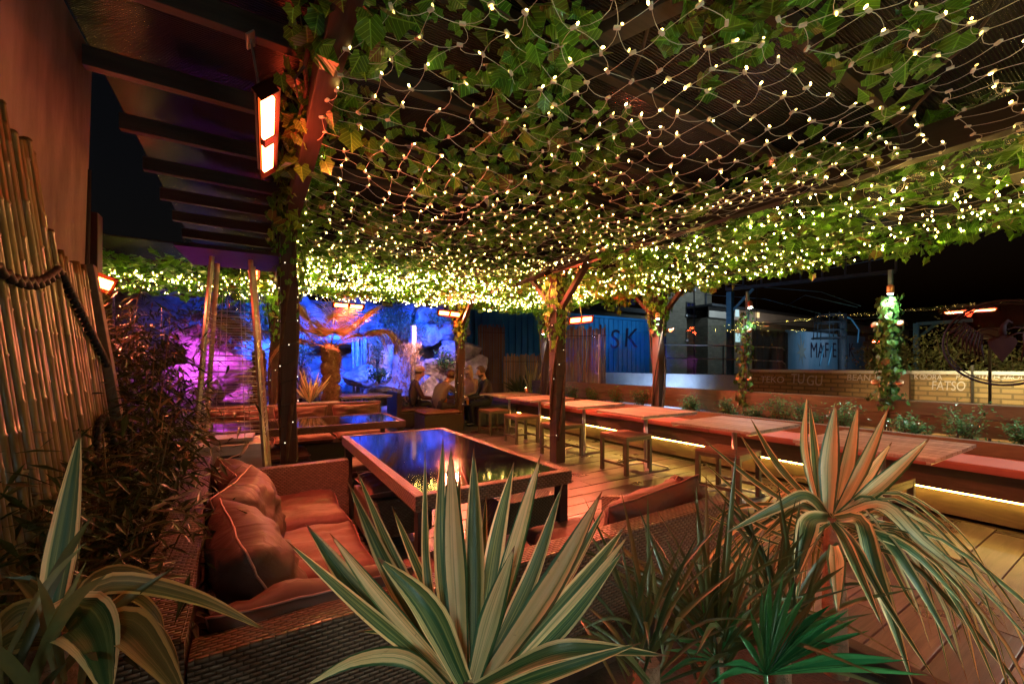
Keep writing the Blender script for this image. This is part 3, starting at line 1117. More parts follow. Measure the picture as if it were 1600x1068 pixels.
# ------------------------------------------------------------------ climbing vines over the roof
def vine(x0, x1, y0, y1, n, label, trunk=None, cover=.5, hang=0.0, zhi=2.70, zlo=2.47, seed=0, size=.078, edge=None):
    rnd = random.Random(seed)
    loc = (trunk[0], trunk[1], 0) if trunk else ((x0 + x1) / 2, (y0 + y1) / 2, 2.6)
    t = thing('climbing_vine', label, 'vine', loc, 'climbing vines of the roof')
    m = MB()
    k = 0
    tries = 0
    while k < n and tries < n * 14:
        tries += 1
        x, y = rnd.uniform(x0, x1), rnd.uniform(y0, y1)
        # clumps that follow crossing stems
        d = nz(x * 1.25 + y * .55, y * 1.5 - x * .35, 2.2) + .5 * nz(x * 3.3, y * 3.3, 7.1)
        for bx in (XL, XM, XR):
            d += .55 * math.exp(-((x - bx) / .16) ** 2)
        if d < cover - rnd.uniform(0, .25):
            continue
        z = zhi - (zhi - zlo) * rnd.random() ** 1.4 - hang * max(0, nz(x * 2, y * 2, 5))
        if abs(x - XM) < .15:
            z = rnd.uniform(2.74, 2.79)
        nrm = Vector((rnd.gauss(0, .45), rnd.gauss(0, .45) - .25, rnd.choice((-1, -1, 1))))
        up = Vector((rnd.uniform(-1, 1), rnd.uniform(-1, 1), -.8))
        m.ivy(Vector((x, y, z)), nrm, up, size * rnd.choice((.45, .7, .9, 1.0, 1.2, 1.45)) * rnd.uniform(.9, 1.1))
        k += 1
    if edge:            # leaves hanging over a long edge
        (ex, ey0, ey1, ez, en, ed) = edge
        for _ in range(en):
            y = rnd.uniform(ey0, ey1)
            drop = ed * (rnd.random() ** 1.6) * (.45 + .9 * max(0, .5 + nz(y * 1.7, 1.3, seed)))
            m.ivy(Vector((ex + rnd.uniform(-.16, .12), y, ez - drop)), Vector((rnd.gauss(0, .5) - .6, rnd.gauss(0, .5) - .5, rnd.gauss(0, .4))), Vector((rnd.uniform(-.5, .5), rnd.uniform(-.5, .5), -1)), size * rnd.uniform(.6, 1.2))
    if trunk:
        tx, ty, z0, z1, tn, tr = trunk
        for _ in range(tn):
            z = z0 + (z1 - z0) * rnd.random() ** .7
            a = rnd.uniform(0, 6.28)
            rr = tr * (0.7 + .9 * (z - z0) / (z1 - z0)) * rnd.uniform(.7, 1.2)
            m.ivy(Vector((tx + math.cos(a) * rr, ty + math.sin(a) * rr, z)), Vector((math.cos(a), math.sin(a), rnd.uniform(-.3, .5))), Vector((rnd.uniform(-.6, .6), rnd.uniform(-.6, .6), -1)), size * .8 * rnd.uniform(.6, 1.2))
    m.build('foliage', M['vine'], t)
    m = MB()
    for s in range(int(5 + (x1 - x0) * 2.5)):
        x, y = rnd.uniform(x0, x1), rnd.uniform(y0, y1)
        a = rnd.uniform(-.9, .9) + (0 if rnd.random() < .5 else 1.57)
        pts = []
        for q in range(14):
            pts.append((min(max(x, x0), x1), min(max(y, y0), y1), zhi - .03 + .05 * nz(x * 2, y * 2, 3)))
            a += rnd.uniform(-.35, .35)
            x += math.cos(a) * .13
            y += math.sin(a) * .13
        m.tube(pts, [.009 - .0004 * i for i in range(14)], 5)
    if trunk:
        for s in range(3):
            pts = []
            for q in range(12):
                f = q / 11
                a = s * 2.1 + f * 3.5
                rr = tr * .62 * (1 + .5 * f)
                pts.append((tx + math.cos(a) * rr, ty + math.sin(a) * rr, z0 * .2 + (2.62 - z0 * .2) * f))
            m.tube(pts, [.022 - .001 * i for i in range(12)], 6)
    m.build('stem', M['bark'], t)
    return t


vine(XL - .1, XM, -1.6, 1.4, 1050, 'vine with broad dark leaves directly overhead in front of the camera', None, .44, seed=1, size=.066)
vine(XL - .1, XM, 1.4, 4.45, 1900, 'vine spreading over the roof above the sofas and glass table', (XL, 4.45, 1.75, 2.5, 90, .10), .22, .05, seed=2, size=.068, edge=(XL, .9, 4.6, 2.72, 330, .26))
vine(XL - .1, XM, 4.45, 7.7, 2300, 'vine above the second glass table, forking from the middle post', (XM, 4.45, 1.5, 2.5, 260, .13), -.15, .10, seed=3)
vine(XL - .1, XM, 6.9, 8.05, 1300, 'vine at the far end of the roof above the palm and rocks', (XM, 7.6, 1.6, 2.5, 200, .12), -.3, .10, seed=4, zlo=2.52)
vine(XM, XR + .15, -1.6, 1.4, 1200, 'vine along the near end of the outer eave at the upper right', None, .28, .06, seed=5, size=.068, edge=(XR, -1.2, 1.5, 2.72, 360, .24))
vine(XM, XR + .15, 1.4, 4.5, 2000, 'bright green vine over the bench between middle beam and eave', None, -.1, .08, seed=6, edge=(XR, 1.2, 4.7, 2.74, 700, .30))
vine(XM, XR + .15, 4.5, 7.8, 2000, 'vine climbing the lit eave post behind the bench', (XR, 4.65, 1.75, 2.55, 240, .15), -.25, .10, seed=7, edge=(XR, 4.5, 8.0, 2.72, 520, .28))
vine(XM, XR + .15, 7.2, 8.05, 900, 'vine over the far end of the bench near the bamboo screen', (XR, 7.85, 1.9, 2.55, 150, .14), -.3, .12, seed=8, edge=(XR, 7.4, 8.1, 2.72, 120, .3))
vine(-2.4, XL - .1, 6.5, 8.0, 1500, 'vine over the back left corner above the purple rocks', (XL, 7.6, 1.7, 2.5, 150, .12), -.3, .15, zhi=2.68, zlo=2.34, seed=9)

# reddish bare vine stem against the left beam
m = MB()
m.tube([(XL - .06, 1.62, 2.70), (XL - .07, 1.75, 2.60), (XL - .085, 1.95, 2.56), (XL - .06, 2.15, 2.58), (XL - .075, 2.45, 2.56), (XL - .06, 2.8, 2.6)], [.009, .010, .009, .008, .007, .005], 6)
m.tube([(XL - .085, 1.95, 2.56), (XL - .12, 2.0, 2.52), (XL - .10, 2.08, 2.49)], [.006, .005, .003], 5)
o = m.build('bare_vine_stem', M['bark'], loc=(XL, 2, 2.56))
tag(o, 'bare twisting vine stem on the beam edge beside the big orange heater', 'vine stem')

# ------------------------------------------------------------------ pyramid patio heater
def pyramid_heater():
    c = Vector((-.165, 4.36, 0))
    t = thing('patio_heater', 'steel pyramid patio heater with wire cage behind the left sofa', 'patio heater', c)
    rz = -R(4)
    q = Matrix.Rotation(rz, 3, 'Z')
    W0, W1, ZB, ZT = .275, .135, .64, 2.20

    def cor(z):
        f = (z - .03) / (ZT - .03)
        return W0 + (W1 - W0) * f
    m = MB()
    a, b = cor(.03), cor(ZB)
    vs = []
    for z, w in ((.03, a), (ZB, b)):
        for sx, sy in ((-1, -1), (1, -1), (1, 1), (-1, 1)):
            vs.append(c + q @ Vector((sx * w, sy * w, z)))
    m.add(vs, [(0, 1, 5, 4), (1, 2, 6, 5), (2, 3, 7, 6), (3, 0, 4, 7), (4, 5, 6, 7), (0, 3, 2, 1)])
    m.build('base_box', M['steel'], t)
    m = MB()
    w = cor(.55) + .003
    pts = [(-.07, .535), (.07, .535), (.082, .548), (.07, .561), (-.07, .561), (-.082, .548)]
    m.add([c + q @ Vector((x, -w - .0005 + (.548 - z) * -.05, z)) for x, z in pts] + [c + q @ Vector((x, -w + .004, z)) for x, z in pts],
          [(0, 1, 2, 3, 4, 5)] + [(i, (i + 1) % 6, (i + 1) % 6 + 6, i + 6) for i in range(6)])
    m.build('hand_slot', M['black'], t)
    for sx, sy in ((-1, -1), (1, -1), (1, 1), (-1, 1)):
        m = MB()
        p0 = c + q @ Vector((sx * cor(.02), sy * cor(.02), .02))
        p1 = c + q @ Vector((sx * cor(ZT), sy * cor(ZT), ZT))
        m.bar(p0, p1, .028, .028, bev=.004)
        m.build('corner_strut', M['alu'], t)
    for side in range(4):
        m = MB()
        qs = q @ Matrix.Rotation(side * R(90), 3, 'Z')
        z = ZB + .05
        while z < ZT - .42:
            w = cor(z)
            m.tube([c + qs @ Vector((-w, -w - .004, z)), c + qs @ Vector((w, -w - .004, z))], .0032, 5)
            z += .046
        for fx in (-.45, .45):
            m.tube([c + qs @ Vector((fx * cor(ZB), -cor(ZB) - .006, ZB)), c + qs @ Vector((fx * cor(ZT), -cor(ZT) - .004, ZT - .3))], .003, 5)
        m.build('wire_guard', M['steel'], t)
    m = MB()
    m.tube([c + Vector((0, 0, ZB)), c + Vector((0, 0, ZT - .06))], .05, 14, cap=False)
    m.build('flame_tube', M['cleartube'], t)
    m = MB()
    m.box(c + Vector((0, 0, ZB + .03)), (.3, .3, .03), rz, .004)
    m.build('burner_plate', M['alu'], t)
    m = MB()
    w2 = .35
    vs = [c + q @ Vector((sx * k, sy * k, z)) for k, z in ((w2, ZT + .01), (w2 - .01, ZT + .035), (.12, ZT + .085)) for sx, sy in ((-1, -1), (1, -1), (1, 1), (-1, 1))]
    fs = [(0, 3, 2, 1), (8, 9, 10, 11)]
    for l in (0, 4):
        for k in range(4):
            fs.append((l + k, l + (k + 1) % 4, l + 4 + (k + 1) % 4, l + 4 + k))
    m.add(vs, fs)
    m.build('reflector_top', M['black'], t)  # black here holds the shade of the unlit underside
    return t


pyramid_heater()

# ------------------------------------------------------------------ rattan furniture
def pillow_mesh(m, c, size, q, puff=.6, seed=0, n=14, wr=.012, mi=0):
    """a stuffed cushion: w x h panel with rounded bulge and creases; returns the outline for piping"""
    c = Vector(c)
    W, Hh, T = size
    o = len(m.v)
    idx = {}
    for s in (1, -1):
        for i in range(n + 1):
            for j in range(n + 1):
                u, v = i / n * 2 - 1, j / n * 2 - 1
                if s == -1 and (i in (0, n) or j in (0, n)):
                    idx[s, i, j] = idx[1, i, j]
                    continue
                e = max(0.0, (1 - u ** 4)) ** puff * max(0.0, (1 - v ** 4)) ** puff
                pin = 1 - .07 * (v * v) * (1 - abs(u)) - 0.02
                pin2 = 1 - .07 * (u * u) * (1 - abs(v)) - 0.02
                cr = wr * (nz(u * 2.2 + seed, v * 5 + seed * 1.7, s) + .6 * nz(u * 6 + v * 3, v * 4 - u * 3 + seed, s * 3)) * (.35 + e)
                p = Vector((u * W / 2 * pin2, v * Hh / 2 * pin, s * (T / 2 * e) + cr))
                idx[s, i, j] = len(m.v)
                m.v.append(c + q @ p)
    for s in (1, -1):
        for i in range(n):
            for j in range(n):
                a, b, d, e = idx[s, i, j], idx[s, i + 1, j], idx[s, i + 1, j + 1], idx[s, i, j + 1]
                m.face((a, b, d, e) if s == 1 else (a, e, d, b), None, True, mi)
    ring = [m.v[idx[1, i, 0]] for i in range(n)] + [m.v[idx[1, n, j]] for j in range(n)] + [m.v[idx[1, n - i, n]] for i in range(n)] + [m.v[idx[1, 0, n - j]] for j in range(n)]
    return ring + [ring[0]]


def cushion(name, label, c, size, q, mat, seed, grp, puff=.5, wr=.014, pipe=True):
    m = MB()
    ring = pillow_mesh(m, c, size, q, puff, seed, 18, wr)
    o = m.build(name, mat, loc=c)
    tag(o, label, 'cushion', grp)
    if pipe:
        m = MB()
        m.tube(ring, .0035, 6, cap=False)
        m.build('piping', M['piping'], o)
    return o


def pad_part(parent, c, size, seed, mat):
    m = MB()
    W, D, T = size
    ring = pillow_mesh(m, c, (W, D, T), Matrix.Identity(3), .22, seed, 20, .011)
    o = m.build('seat_pad', mat, parent)
    m = MB()
    m.tube(ring, .0045, 5, cap=False)
    m.build('piping', M['piping'], o)


# left corner sofa: long back along the wall side and a second back towards the camera
sofa = thing('rattan_corner_sofa', 'large brown rattan corner sofa with russet pads at the lower left', 'sofa', (.4, 2.0, 0))
m = MB()
bx = [(-.262, 1.16), (-.135, 1.16), (-.135, 1.30), (-.25, 3.42), (-.36, 3.42)]
for z0_, z1_, g in ((.04, .69, 0), (.69, .70, .006)):
    m.add([(x + (g if i in (0, 4) else -g), y + (g if i < 2 else (-g if i > 2 else 0)), z) for z, gg in ((z0_, 0), (z1_, 1)) for i, (x, y) in enumerate(bx)],
          [(4, 3, 2, 1, 0), (5, 6, 7, 8, 9)] + [(i, (i + 1) % 5, (i + 1) % 5 + 5, i + 5) for i in range(5)])
m.build('long_backrest', M['rattan'], sofa)
m = MB()
m.b6(-.132, 2.0, 1.16, 1.26, .04, .645, .016)
m.build('near_backrest', M['rattan'], sofa)
m = MB()
m.b6(-.247, .60, 3.33, 3.42, .04, .585, .014)
m.build('far_arm', M['rattan'], sofa)
m = MB()
x0, x1 = 1.93, 2.0
vs = [(x0, 1.263, .04), (x1, 1.263, .04), (x1, 2.02, .04), (x0, 2.02, .04), (x0, 1.263, .62), (x1, 1.263, .62), (x1, 2.02, .44), (x0, 2.02, .44)]
m.add(vs, [(0, 3, 2, 1), (4, 5, 6, 7), (0, 1, 5, 4), (1, 2, 6, 5), (2, 3, 7, 6), (3, 0, 4, 7)])
m.build('right_arm', M['rattan'], sofa)
m = MB()
m.b6(-.128, .47, 1.263, 3.327, .06, .30, .012)
m.b6(.473, 1.927, 1.263, 1.95, .06, .30, .012)
m.build('seat_base', M['darkrattan'], sofa)
for k, (yc, L) in enumerate(((2.97, .70), (2.27, .68), (1.60, .64))):
    pad_part(sofa, (.18, yc, .355), (.64, L, .125), 3 + k * 5, M['seatpad'])
for k, xc in enumerate((.87, 1.57)):
    pad_part(sofa, (xc, 1.62, .355), (.70, .66, .125), 31 + k * 7, M['seatpad'])


def lean_q(axis_yaw, lean):
    # panel in local XY (X width, Y height, Z front) -> stands up, faces yaw, leans back
    return Matrix.Rotation(axis_yaw, 3, 'Z') @ Matrix.Rotation(R(90) - lean, 3, 'X')


lab = ('slouching brown back cushion nearest the pyramid heater', 'middle brown back cushion of the left sofa, pink piping on its top', 'large crumpled brown back cushion nearest the camera on the left sofa')
for k, (yc, W) in enumerate(((3.02, .60), (2.36, .66), (1.70, .68))):
    cushion('back_cushion', lab[k], ((-.07, -.03, .01)[k], yc, (.525, .55, .565)[k]), (W * .95, (.40, .44, .46)[k], .22), lean_q(R(90) + R((12, -13, 9)[k]), R((26, 17, 22)[k])), M['cushion'], 11 + k * 9, 'loose back cushions on the left sofa', .55, .018)
cushion('back_cushion', 'flat brown cushion lying in the near corner of the left sofa', (.16, 1.40, .50), (.54, .46, .16), lean_q(R(180), R(38)), M['cushion'], 71, 'loose back cushions on the left sofa', .45, .02)
cushion('back_cushion', 'dark brown cushion slumped along the right end of the near backrest', (1.62, 1.36, .56), (.62, .34, .16), lean_q(R(180), R(18)) @ Matrix.Rotation(R(-6), 3, 'Z'), M['cushion'], 81, None, .45, .02)
cushion('back_cushion', 'small brown cushion folded over the corner of the near backrest', (1.86, 1.38, .60), (.26, .26, .14), lean_q(R(170), R(24)) @ Matrix.Rotation(R(22), 3, 'Z'), M['cushion'], 91, None, .45, .02)


def glass_table(c, L, W, h, along_y, label):
    x, y = c
    t = thing('rattan_table', label, 'table', (x, y, 0), 'rattan tables with black glass tops')
    dx, dy = (W / 2, L / 2) if along_y else (L / 2, W / 2)
    m = MB()
    fr = .05
    m.b6(x - dx, x - dx + fr, y - dy, y + dy, h - .075, h, .006)
    m.b6(x + dx - fr, x + dx, y - dy, y + dy, h - .075, h, .006)
    m.b6(x - dx + fr, x + dx - fr, y - dy, y - dy + fr, h - .075, h, .006)
    m.b6(x - dx + fr, x + dx - fr, y + dy - fr, y + dy, h - .075, h, .006)
    m.build('rim', M['rattan'], t)
    m = MB()
    m.b6(x - dx + fr + .001, x + dx - fr - .001, y - dy + fr + .001, y + dy - fr - .001, h - .016, h - .004, .001)
    m.build('glass_top', M['tableglass'], t)
    for sx in (-1, 1):
        for sy in (-1, 1):
            m = MB()
            px, py = x + sx * (dx - .045), y + sy * (dy - .045)
            m.bar((px, py, h - .076), (px + sx * .0, py, 0.0), .055, .055, bev=.004)
            m.build('leg', M['black'], t)
    return t


glass_table((1.08, 2.81), 1.92, .92, .70, True, 'large rattan table with black glass top reflecting blue light, in the centre')
glass_table((.52, 5.22), 1.92, .92, .66, False, 'second rattan table with black glass top behind the pyramid heater')


def ottoman(c, size, h, label, pad=True, mat='darkrattan'):
    x, y = c
    w, d = size
    t = thing('ottoman', label, 'ottoman', (x, y, 0), 'rattan ottomans')
    m = MB()
    m.b6(x - w / 2, x + w / 2, y - d / 2, y + d / 2, .09, h, .012)
    m.build('rattan_base', M[mat], t)
    for sx in (-1, 1):
        for sy in (-1, 1):
            m = MB()
            m.b6(x + sx * (w / 2 - .04) - .02, x + sx * (w / 2 - .04) + .02, y + sy * (d / 2 - .04) - .02, y + sy * (d / 2 - .04) + .02, 0, .088)
            m.build('foot', M['black'], t)
    if pad:
        pad_part(t, (x, y, h + .052), (w - .01, d - .01, .11), int(x * 31 + y * 17), M['seatpad'])
    return t


ottoman((.88, 3.18), (.46, .5), .36, 'small rattan ottoman tucked under the left side of the big glass table', True, 'rattan')
ottoman((1.62, 2.62), (.44, .5), .38, 'black rattan ottoman at the right side of the big glass table', False)
ottoman((.72, 4.18), (1.15, .52), .28, 'long low ottoman with russet pad between the two glass tables')
ottoman((.25, 5.05), (.5, .45), .30, 'low rattan stool under the left half of the second glass table')
# far sofa behind the second table
fs = thing('rattan_sofa', 'long rattan sofa facing the camera behind the second glass table', 'sofa', (.5, 6.3, 0))
m = MB()
m.b6(-.55, 1.62, 6.42, 6.52, .04, .76, .016)
m.build('backrest', M['rattan'], fs)
m = MB()
m.b6(-.55, 1.62, 5.78, 6.417, .06, .30, .012)
m.build('seat_base', M['darkrattan'], fs)
for k in range(3):
    pad_part(fs, (-.19 + .72 * k, 6.08, .355), (.71, .64, .12), 131 + k, M['seatpad'])
for k in range(3):
    cushion('back_cushion', ('brown back cushion at the left of the far sofa', 'brown back cushion in the middle of the far sofa', 'brown back cushion at the right of the far sofa')[k],
            (-.19 + .72 * k, 6.34, .56), (.68, .36, .16), lean_q(0, R(14)), M['cushion'], 151 + k * 3, 'back cushions on the far sofa', .4, .02)

# ------------------------------------------------------------------ bench with cushion, planter, glass screen
bench = thing('built_in_bench', 'long built-in sleeper bench with red pads and yellow strip light', 'bench', (4.95, 3, 0))
BY0, BY1 = -1.2, 9.0
m = MB()
m.b6(5.03, 5.38, BY0, BY1, .03, .235, .004)
m.build('lower_sleeper', M['sleeper'], bench)
m = MB()
m.b6(4.94, 5.38, BY0, BY1, .255, .44, .006)
m.build('upper_sleeper', M['sleeper'], bench)
m = MB()
m.b6(5.385, 5.46, BY0, BY1, 0, .635, .006)
m.build('back_rail', M['sleeper'], bench)
m = MB()
m.tube([(4.962, BY0, .243), (4.962, 1.4, .242), (4.962, 4.6, .243), (4.962, BY1, .243)], .0055, 6)
m.build('strip_light', M['led'], bench)
y = BY0
k = 0
while y < BY1 - .1:
    L = min(1.46, BY1 - y)
    m = MB()
    m.b6(4.86, 5.38, y + .004, y + L - .004, .445, .515, .022)
    o = m.build('bench_pad', M['benchpad'], bench)
    y += L
    k += 1
planter = thing('sleeper_planter', 'planter of stacked dark sleepers behind the bench', 'planter', (5.9, 3, 0))
m = MB()
m.b6(6.27, 6.41, -2, 9.2, .745, .90, .008)
m.b6(6.28, 6.40, -2, 9.2, .56, .742, .008)
m.build('top_sleeper', M['sleeper'], planter)
m = MB()
m.b6(5.465, 6.278, -2, 9.2, -.3, .52)
m.build('soil', M['soil'], planter)


def glass_panel(y0, y1, label, emblem=False):
    t = thing('glass_screen_panel', label, 'glass screen', (6.345, (y0 + y1) / 2, .9), 'glass screen panels')
    m = MB()
    m.b6(6.34, 6.35, y0 + .02, y1 - .02, .905, 1.945)
    m.build('pane', M['glass'], t)
    if emblem:
        cy, cz, r = .98, 1.52, .42
        m = MB()

        def pt(a, b):
            return Vector((6.337, cy - a * r, cz + b * r))
        for rr, th in ((1.0, .011), (.93, .006)):
            m.tube([pt(math.cos(k / 48 * 6.2832) * rr, math.sin(k / 48 * 6.2832) * rr) for k in range(49)], th, 5, cap=False)
        # spread wings: feather strokes on both sides
        for s in (-1, 1):
            m.tube([pt(s * .06, .12), pt(s * .25, .22), pt(s * .45, .20), pt(s * .66, .52)], .008, 5)
            m.tube([pt(s * .06, .30), pt(s * .2, .36), pt(s * .42, .30), pt(s * .64, .56)], .006, 5)
            for q in range(9):
                f = q / 8
                x1_, y1_ = .90 - .62 * f, .38 - .72 * math.sin(f * 1.5)
                m.tube([pt(s * (.62 - .30 * f), .56 - .36 * f), pt(s * (.80 - .46 * f), .34 - .46 * f), pt(s * x1_, y1_ - .12)], [.006, .017 - .005 * f, .003], 6)
        # body: a shield-like heart that tapers to the tail
        out = [(-.24, .02), (-.20, .12), (-.06, .16), (0, .24), (.06, .16), (.20, .12), (.24, .02), (.18, -.14), (.10, -.28), (0, -.46), (-.10, -.28), (-.18, -.14)]
        n = len(out)
        vs = [pt(a, b) for a, b in out] + [pt(a, b) + Vector((-.003, 0, 0)) for a, b in out]
        m.add(vs, [tuple(range(n))[::-1], tuple(range(n, 2 * n))] + [(i, (i + 1) % n, (i + 1) % n + n, i + n) for i in range(n)])
        m.tube([pt(0, .2), pt(.02, .42), pt(.10, .52), pt(.16, .46)], [.03, .02, .016, .004], 6)
        m.build('winged_emblem', M['etch'], t)
    return t


gy = [-1.35, .25, 1.85, 3.53, 5.14, 6.74, 8.3]
gl = ['glass screen panel at the right frame edge bearing half a winged emblem', 'glass screen panel with a dark round winged emblem etched on it', 'clear glass screen panel between the two ivy-clad posts',
      'clear glass screen panel left of the darker ivy-clad post', 'glass screen panel in front of the blue container', 'farthest glass screen panel beside the bamboo screen']
for k in range(6):
    glass_panel(gy[k], gy[k + 1], gl[k], k == 1)
for k, y in enumerate(gy):
    t = thing('glass_post', ('slim steel glass post beyond the right frame edge', 'slim steel glass post near the right frame edge', 'tall slim steel glass post inside the bright green ivy', 'slim blue-lit steel glass post in the darker ivy',
                             'slim blue-lit steel glass post behind the lit eave post', 'slim steel glass post beside the red heater reflection', 'last slim steel glass post at the far end')[k], 'glass post', (6.39, y, .9), 'slim steel glass posts')
    m = MB()
    top = 2.42 if k in (2, 3) else 1.97
    m.b6(6.355, 6.40, y - .018, y + .018, .902, top, .003)
    m.build('upright', M['bluelit'] if k in (3, 4, 2) else M['steel'], t)  # blue tone carries the cool light on these steel posts
    for z in (1.12, 1.72):
        m = MB()
        m.box((6.345, y, z), (.03, .07, .04), 0, .004)
        m.build('clamp', M['steel'], t)


def ivy_column(x, y, z0, z1, n, rr, label, seed, mat='vinelit'):
    rnd = random.Random(seed)
    t = thing('ivy_plant', label, 'ivy', (x, y, .52), 'ivy on the glass posts')
    m = MB()
    for _ in range(n):
        f = rnd.random()
        z = z0 + (z1 - z0) * f
        a = rnd.uniform(0, 6.28)
        r = rr * rnd.uniform(.3, 1.15) * (.55 + .75 * max(0, .5 + nz(z * 5, seed, 1)))
        m.ivy(Vector((x + math.cos(a) * r, y + math.sin(a) * r, z)), Vector((math.cos(a), math.sin(a), rnd.uniform(-.2, .7))), Vector((rnd.uniform(-.7, .7), rnd.uniform(-.7, .7), -.8)), .05 * rnd.uniform(.6, 1.3))
    m.build('foliage', M[mat], t)
    m = MB()
    for s in range(3):
        m.tube([(x + .03 * math.cos(s * 2.1 + k * .7), y + .03 * math.sin(s * 2.1 + k * .7), .5 + (z1 - .5) * k / 12) for k in range(13)], .008, 5)
    m.build('stem', M['bark'], t)


ivy_column(6.30, 1.85, .80, 2.10, 520, .12, 'bright green ivy under the cool lamp on the right glass post', 5)
ivy_column(6.30, 3.53, .70, 2.10, 230, .11, 'sparse dim ivy on the glass post left of the bright one', 6)


def shrub(x, y, s, label, seed, n=760):
    rnd = random.Random(seed)
    t = thing('laurel_shrub', label, 'shrub', (x, y, .52), 'small glossy shrubs in the planter')
    m = MB(); st = MB()
    for b in range(9):
        a = rnd.uniform(0, 6.28)
        tip = Vector((x + math.cos(a) * s * .5 * rnd.random() ** .5, y + math.sin(a) * s * .65 * rnd.random() ** .5, .52 + s * rnd.uniform(.5, 1.1)))
        st.tube([(x, y, .5), ((x + tip.x) / 2, (y + tip.y) / 2, .52 + s * .3), tip], [.007, .005, .003], 5)
        for _ in range(n // 9):
            f = rnd.uniform(.25, 1.05)
            p = Vector((x, y, .52)).lerp(tip, f) + Vector((rnd.gauss(0, .045), rnd.gauss(0, .045), rnd.gauss(0, .03)))
            dr = Vector((rnd.gauss(0, 1), rnd.gauss(0, 1), rnd.uniform(-.2, .9)))
            m.quadleaf(p, dr, Vector((rnd.gauss(0, .4), rnd.gauss(0, .4), 1)), rnd.uniform(.028, .05), rnd.uniform(.014, .024))
    m.build('foliage', M['shrubleaf'], t)
    st.build('stem', M['bark'], t)


spots = [(5.85, .15, .34), (5.9, .75, .26), (5.8, 1.15, .36), (5.85, 1.55, .22), (5.9, 2.15, .30), (5.85, 2.5, .26), (5.9, 2.8, .33), (5.85, 3.15, .2), (5.9, 3.55, .24), (5.85, 4.05, .28), (5.95, 4.25, .18), (5.9, 5.2, .3), (5.85, 5.7, .34), (5.9, 6.4, .28), (5.9, 7.1, .3), (5.85, -.35, .4)]
where = ['at the right frame edge', 'small and low, second from the right frame edge', 'big one right of the bright ivy post', 'the low one at the foot of the bright ivy post', 'first left of the bright ivy post', 'the thin one behind the tips of the striped plant',
         'tallest behind the slatted table between the ivy posts', 'the lowest between the ivy posts', 'at the foot of the dim ivy post', 'left of the dim ivy post', 'tiny, in front of the grey bank', 'just left of the lit eave post', 'bushy, behind the third slatted table', 'in shade below the red heater', 'farthest along the planter', 'nearest, partly outside the frame']
for k, (x, y, s) in enumerate(spots):
    shrub(x, y, s, 'glossy shrub in the planter, ' + where[k], 300 + k)

# ------------------------------------------------------------------ slatted cafe tables and stools
def cafe_table(x, y, label, rz=0.0, W=.95, D=.80, h=.72, loc=None):
    t = thing('cafe_table', label, 'table', (0, 0, 0), 'slatted cafe tables')
    m = MB()
    n = 8
    for k in range(n):
        x0 = -W / 2 + W * k / n
        m.b6(x0 + .0055, x0 + W / n - .0055, -D / 2, D / 2, h - .024, h, .003)
    m.build('slatted_top', M['top'], t)
    m = MB()
    for s in (-1, 1):
        m.b6(-W / 2 + .004, W / 2 - .004, s * (D / 2 - .03) - .012, s * (D / 2 - .03) + .012, h - .04, h - .0255, .002)
    m.b6(-.16, .16, -.16, .16, h - .05, h - .041, .002)
    m.build('steel_frame', M['alu'], t)
    m = MB()
    m.tube([(0, 0, .05), (0, 0, .12), (0, 0, .34), (0, 0, h - .05)], [.032, .024, .028, .022], 14)
    m.build('column', M['alu'], t)
    for k in range(4):
        m = MB()
        a = k * math.pi / 2 + math.pi / 4
        d = Vector((math.cos(a), math.sin(a), 0))
        m.bar(d * .02 + Vector((0, 0, .065)), d * .27 + Vector((0, 0, .018)), .05, .02, bev=.006)
        m.lathe(d * .265 + Vector((0, 0, 0)), [(.02, 0), (.022, .01), (.014, .016)], 10)
        m.build('foot', M['alu'], t)
    t.location = (x, y, 0)
    t.rotation_euler = (0, 0, rz)
    return t


tabs = [(4.03, 1.22, 'nearest slatted cafe table, partly behind the striped plant at the right'), (4.10, 2.40, 'second slatted cafe table, right of the lit stool and before the bench'), (4.22, 3.62, 'third slatted cafe table with the stool just left of its column'),
        (4.27, 4.85, 'fourth slatted cafe table, glowing orange just right of the vine-forked post'), (4.33, 6.1, 'fifth slatted cafe table, left of the vine-forked post'), (4.36, 7.2, 'farthest slatted cafe table in the row, beside the seated man in black')]
base = cafe_table(tabs[0][0], tabs[0][1], tabs[0][2])
for x, y, lb in tabs[1:]:
    dup(base, (x, y, 0), random.uniform(-.03, .03), lb)
dup(base, (1.75, 8.45, 0), .1, 'slatted cafe table standing apart, right of the palm trunk')
dup(base, (1.05, 9.1, 0), .0, 'slatted cafe table behind the palm trunk near the blue rocks')


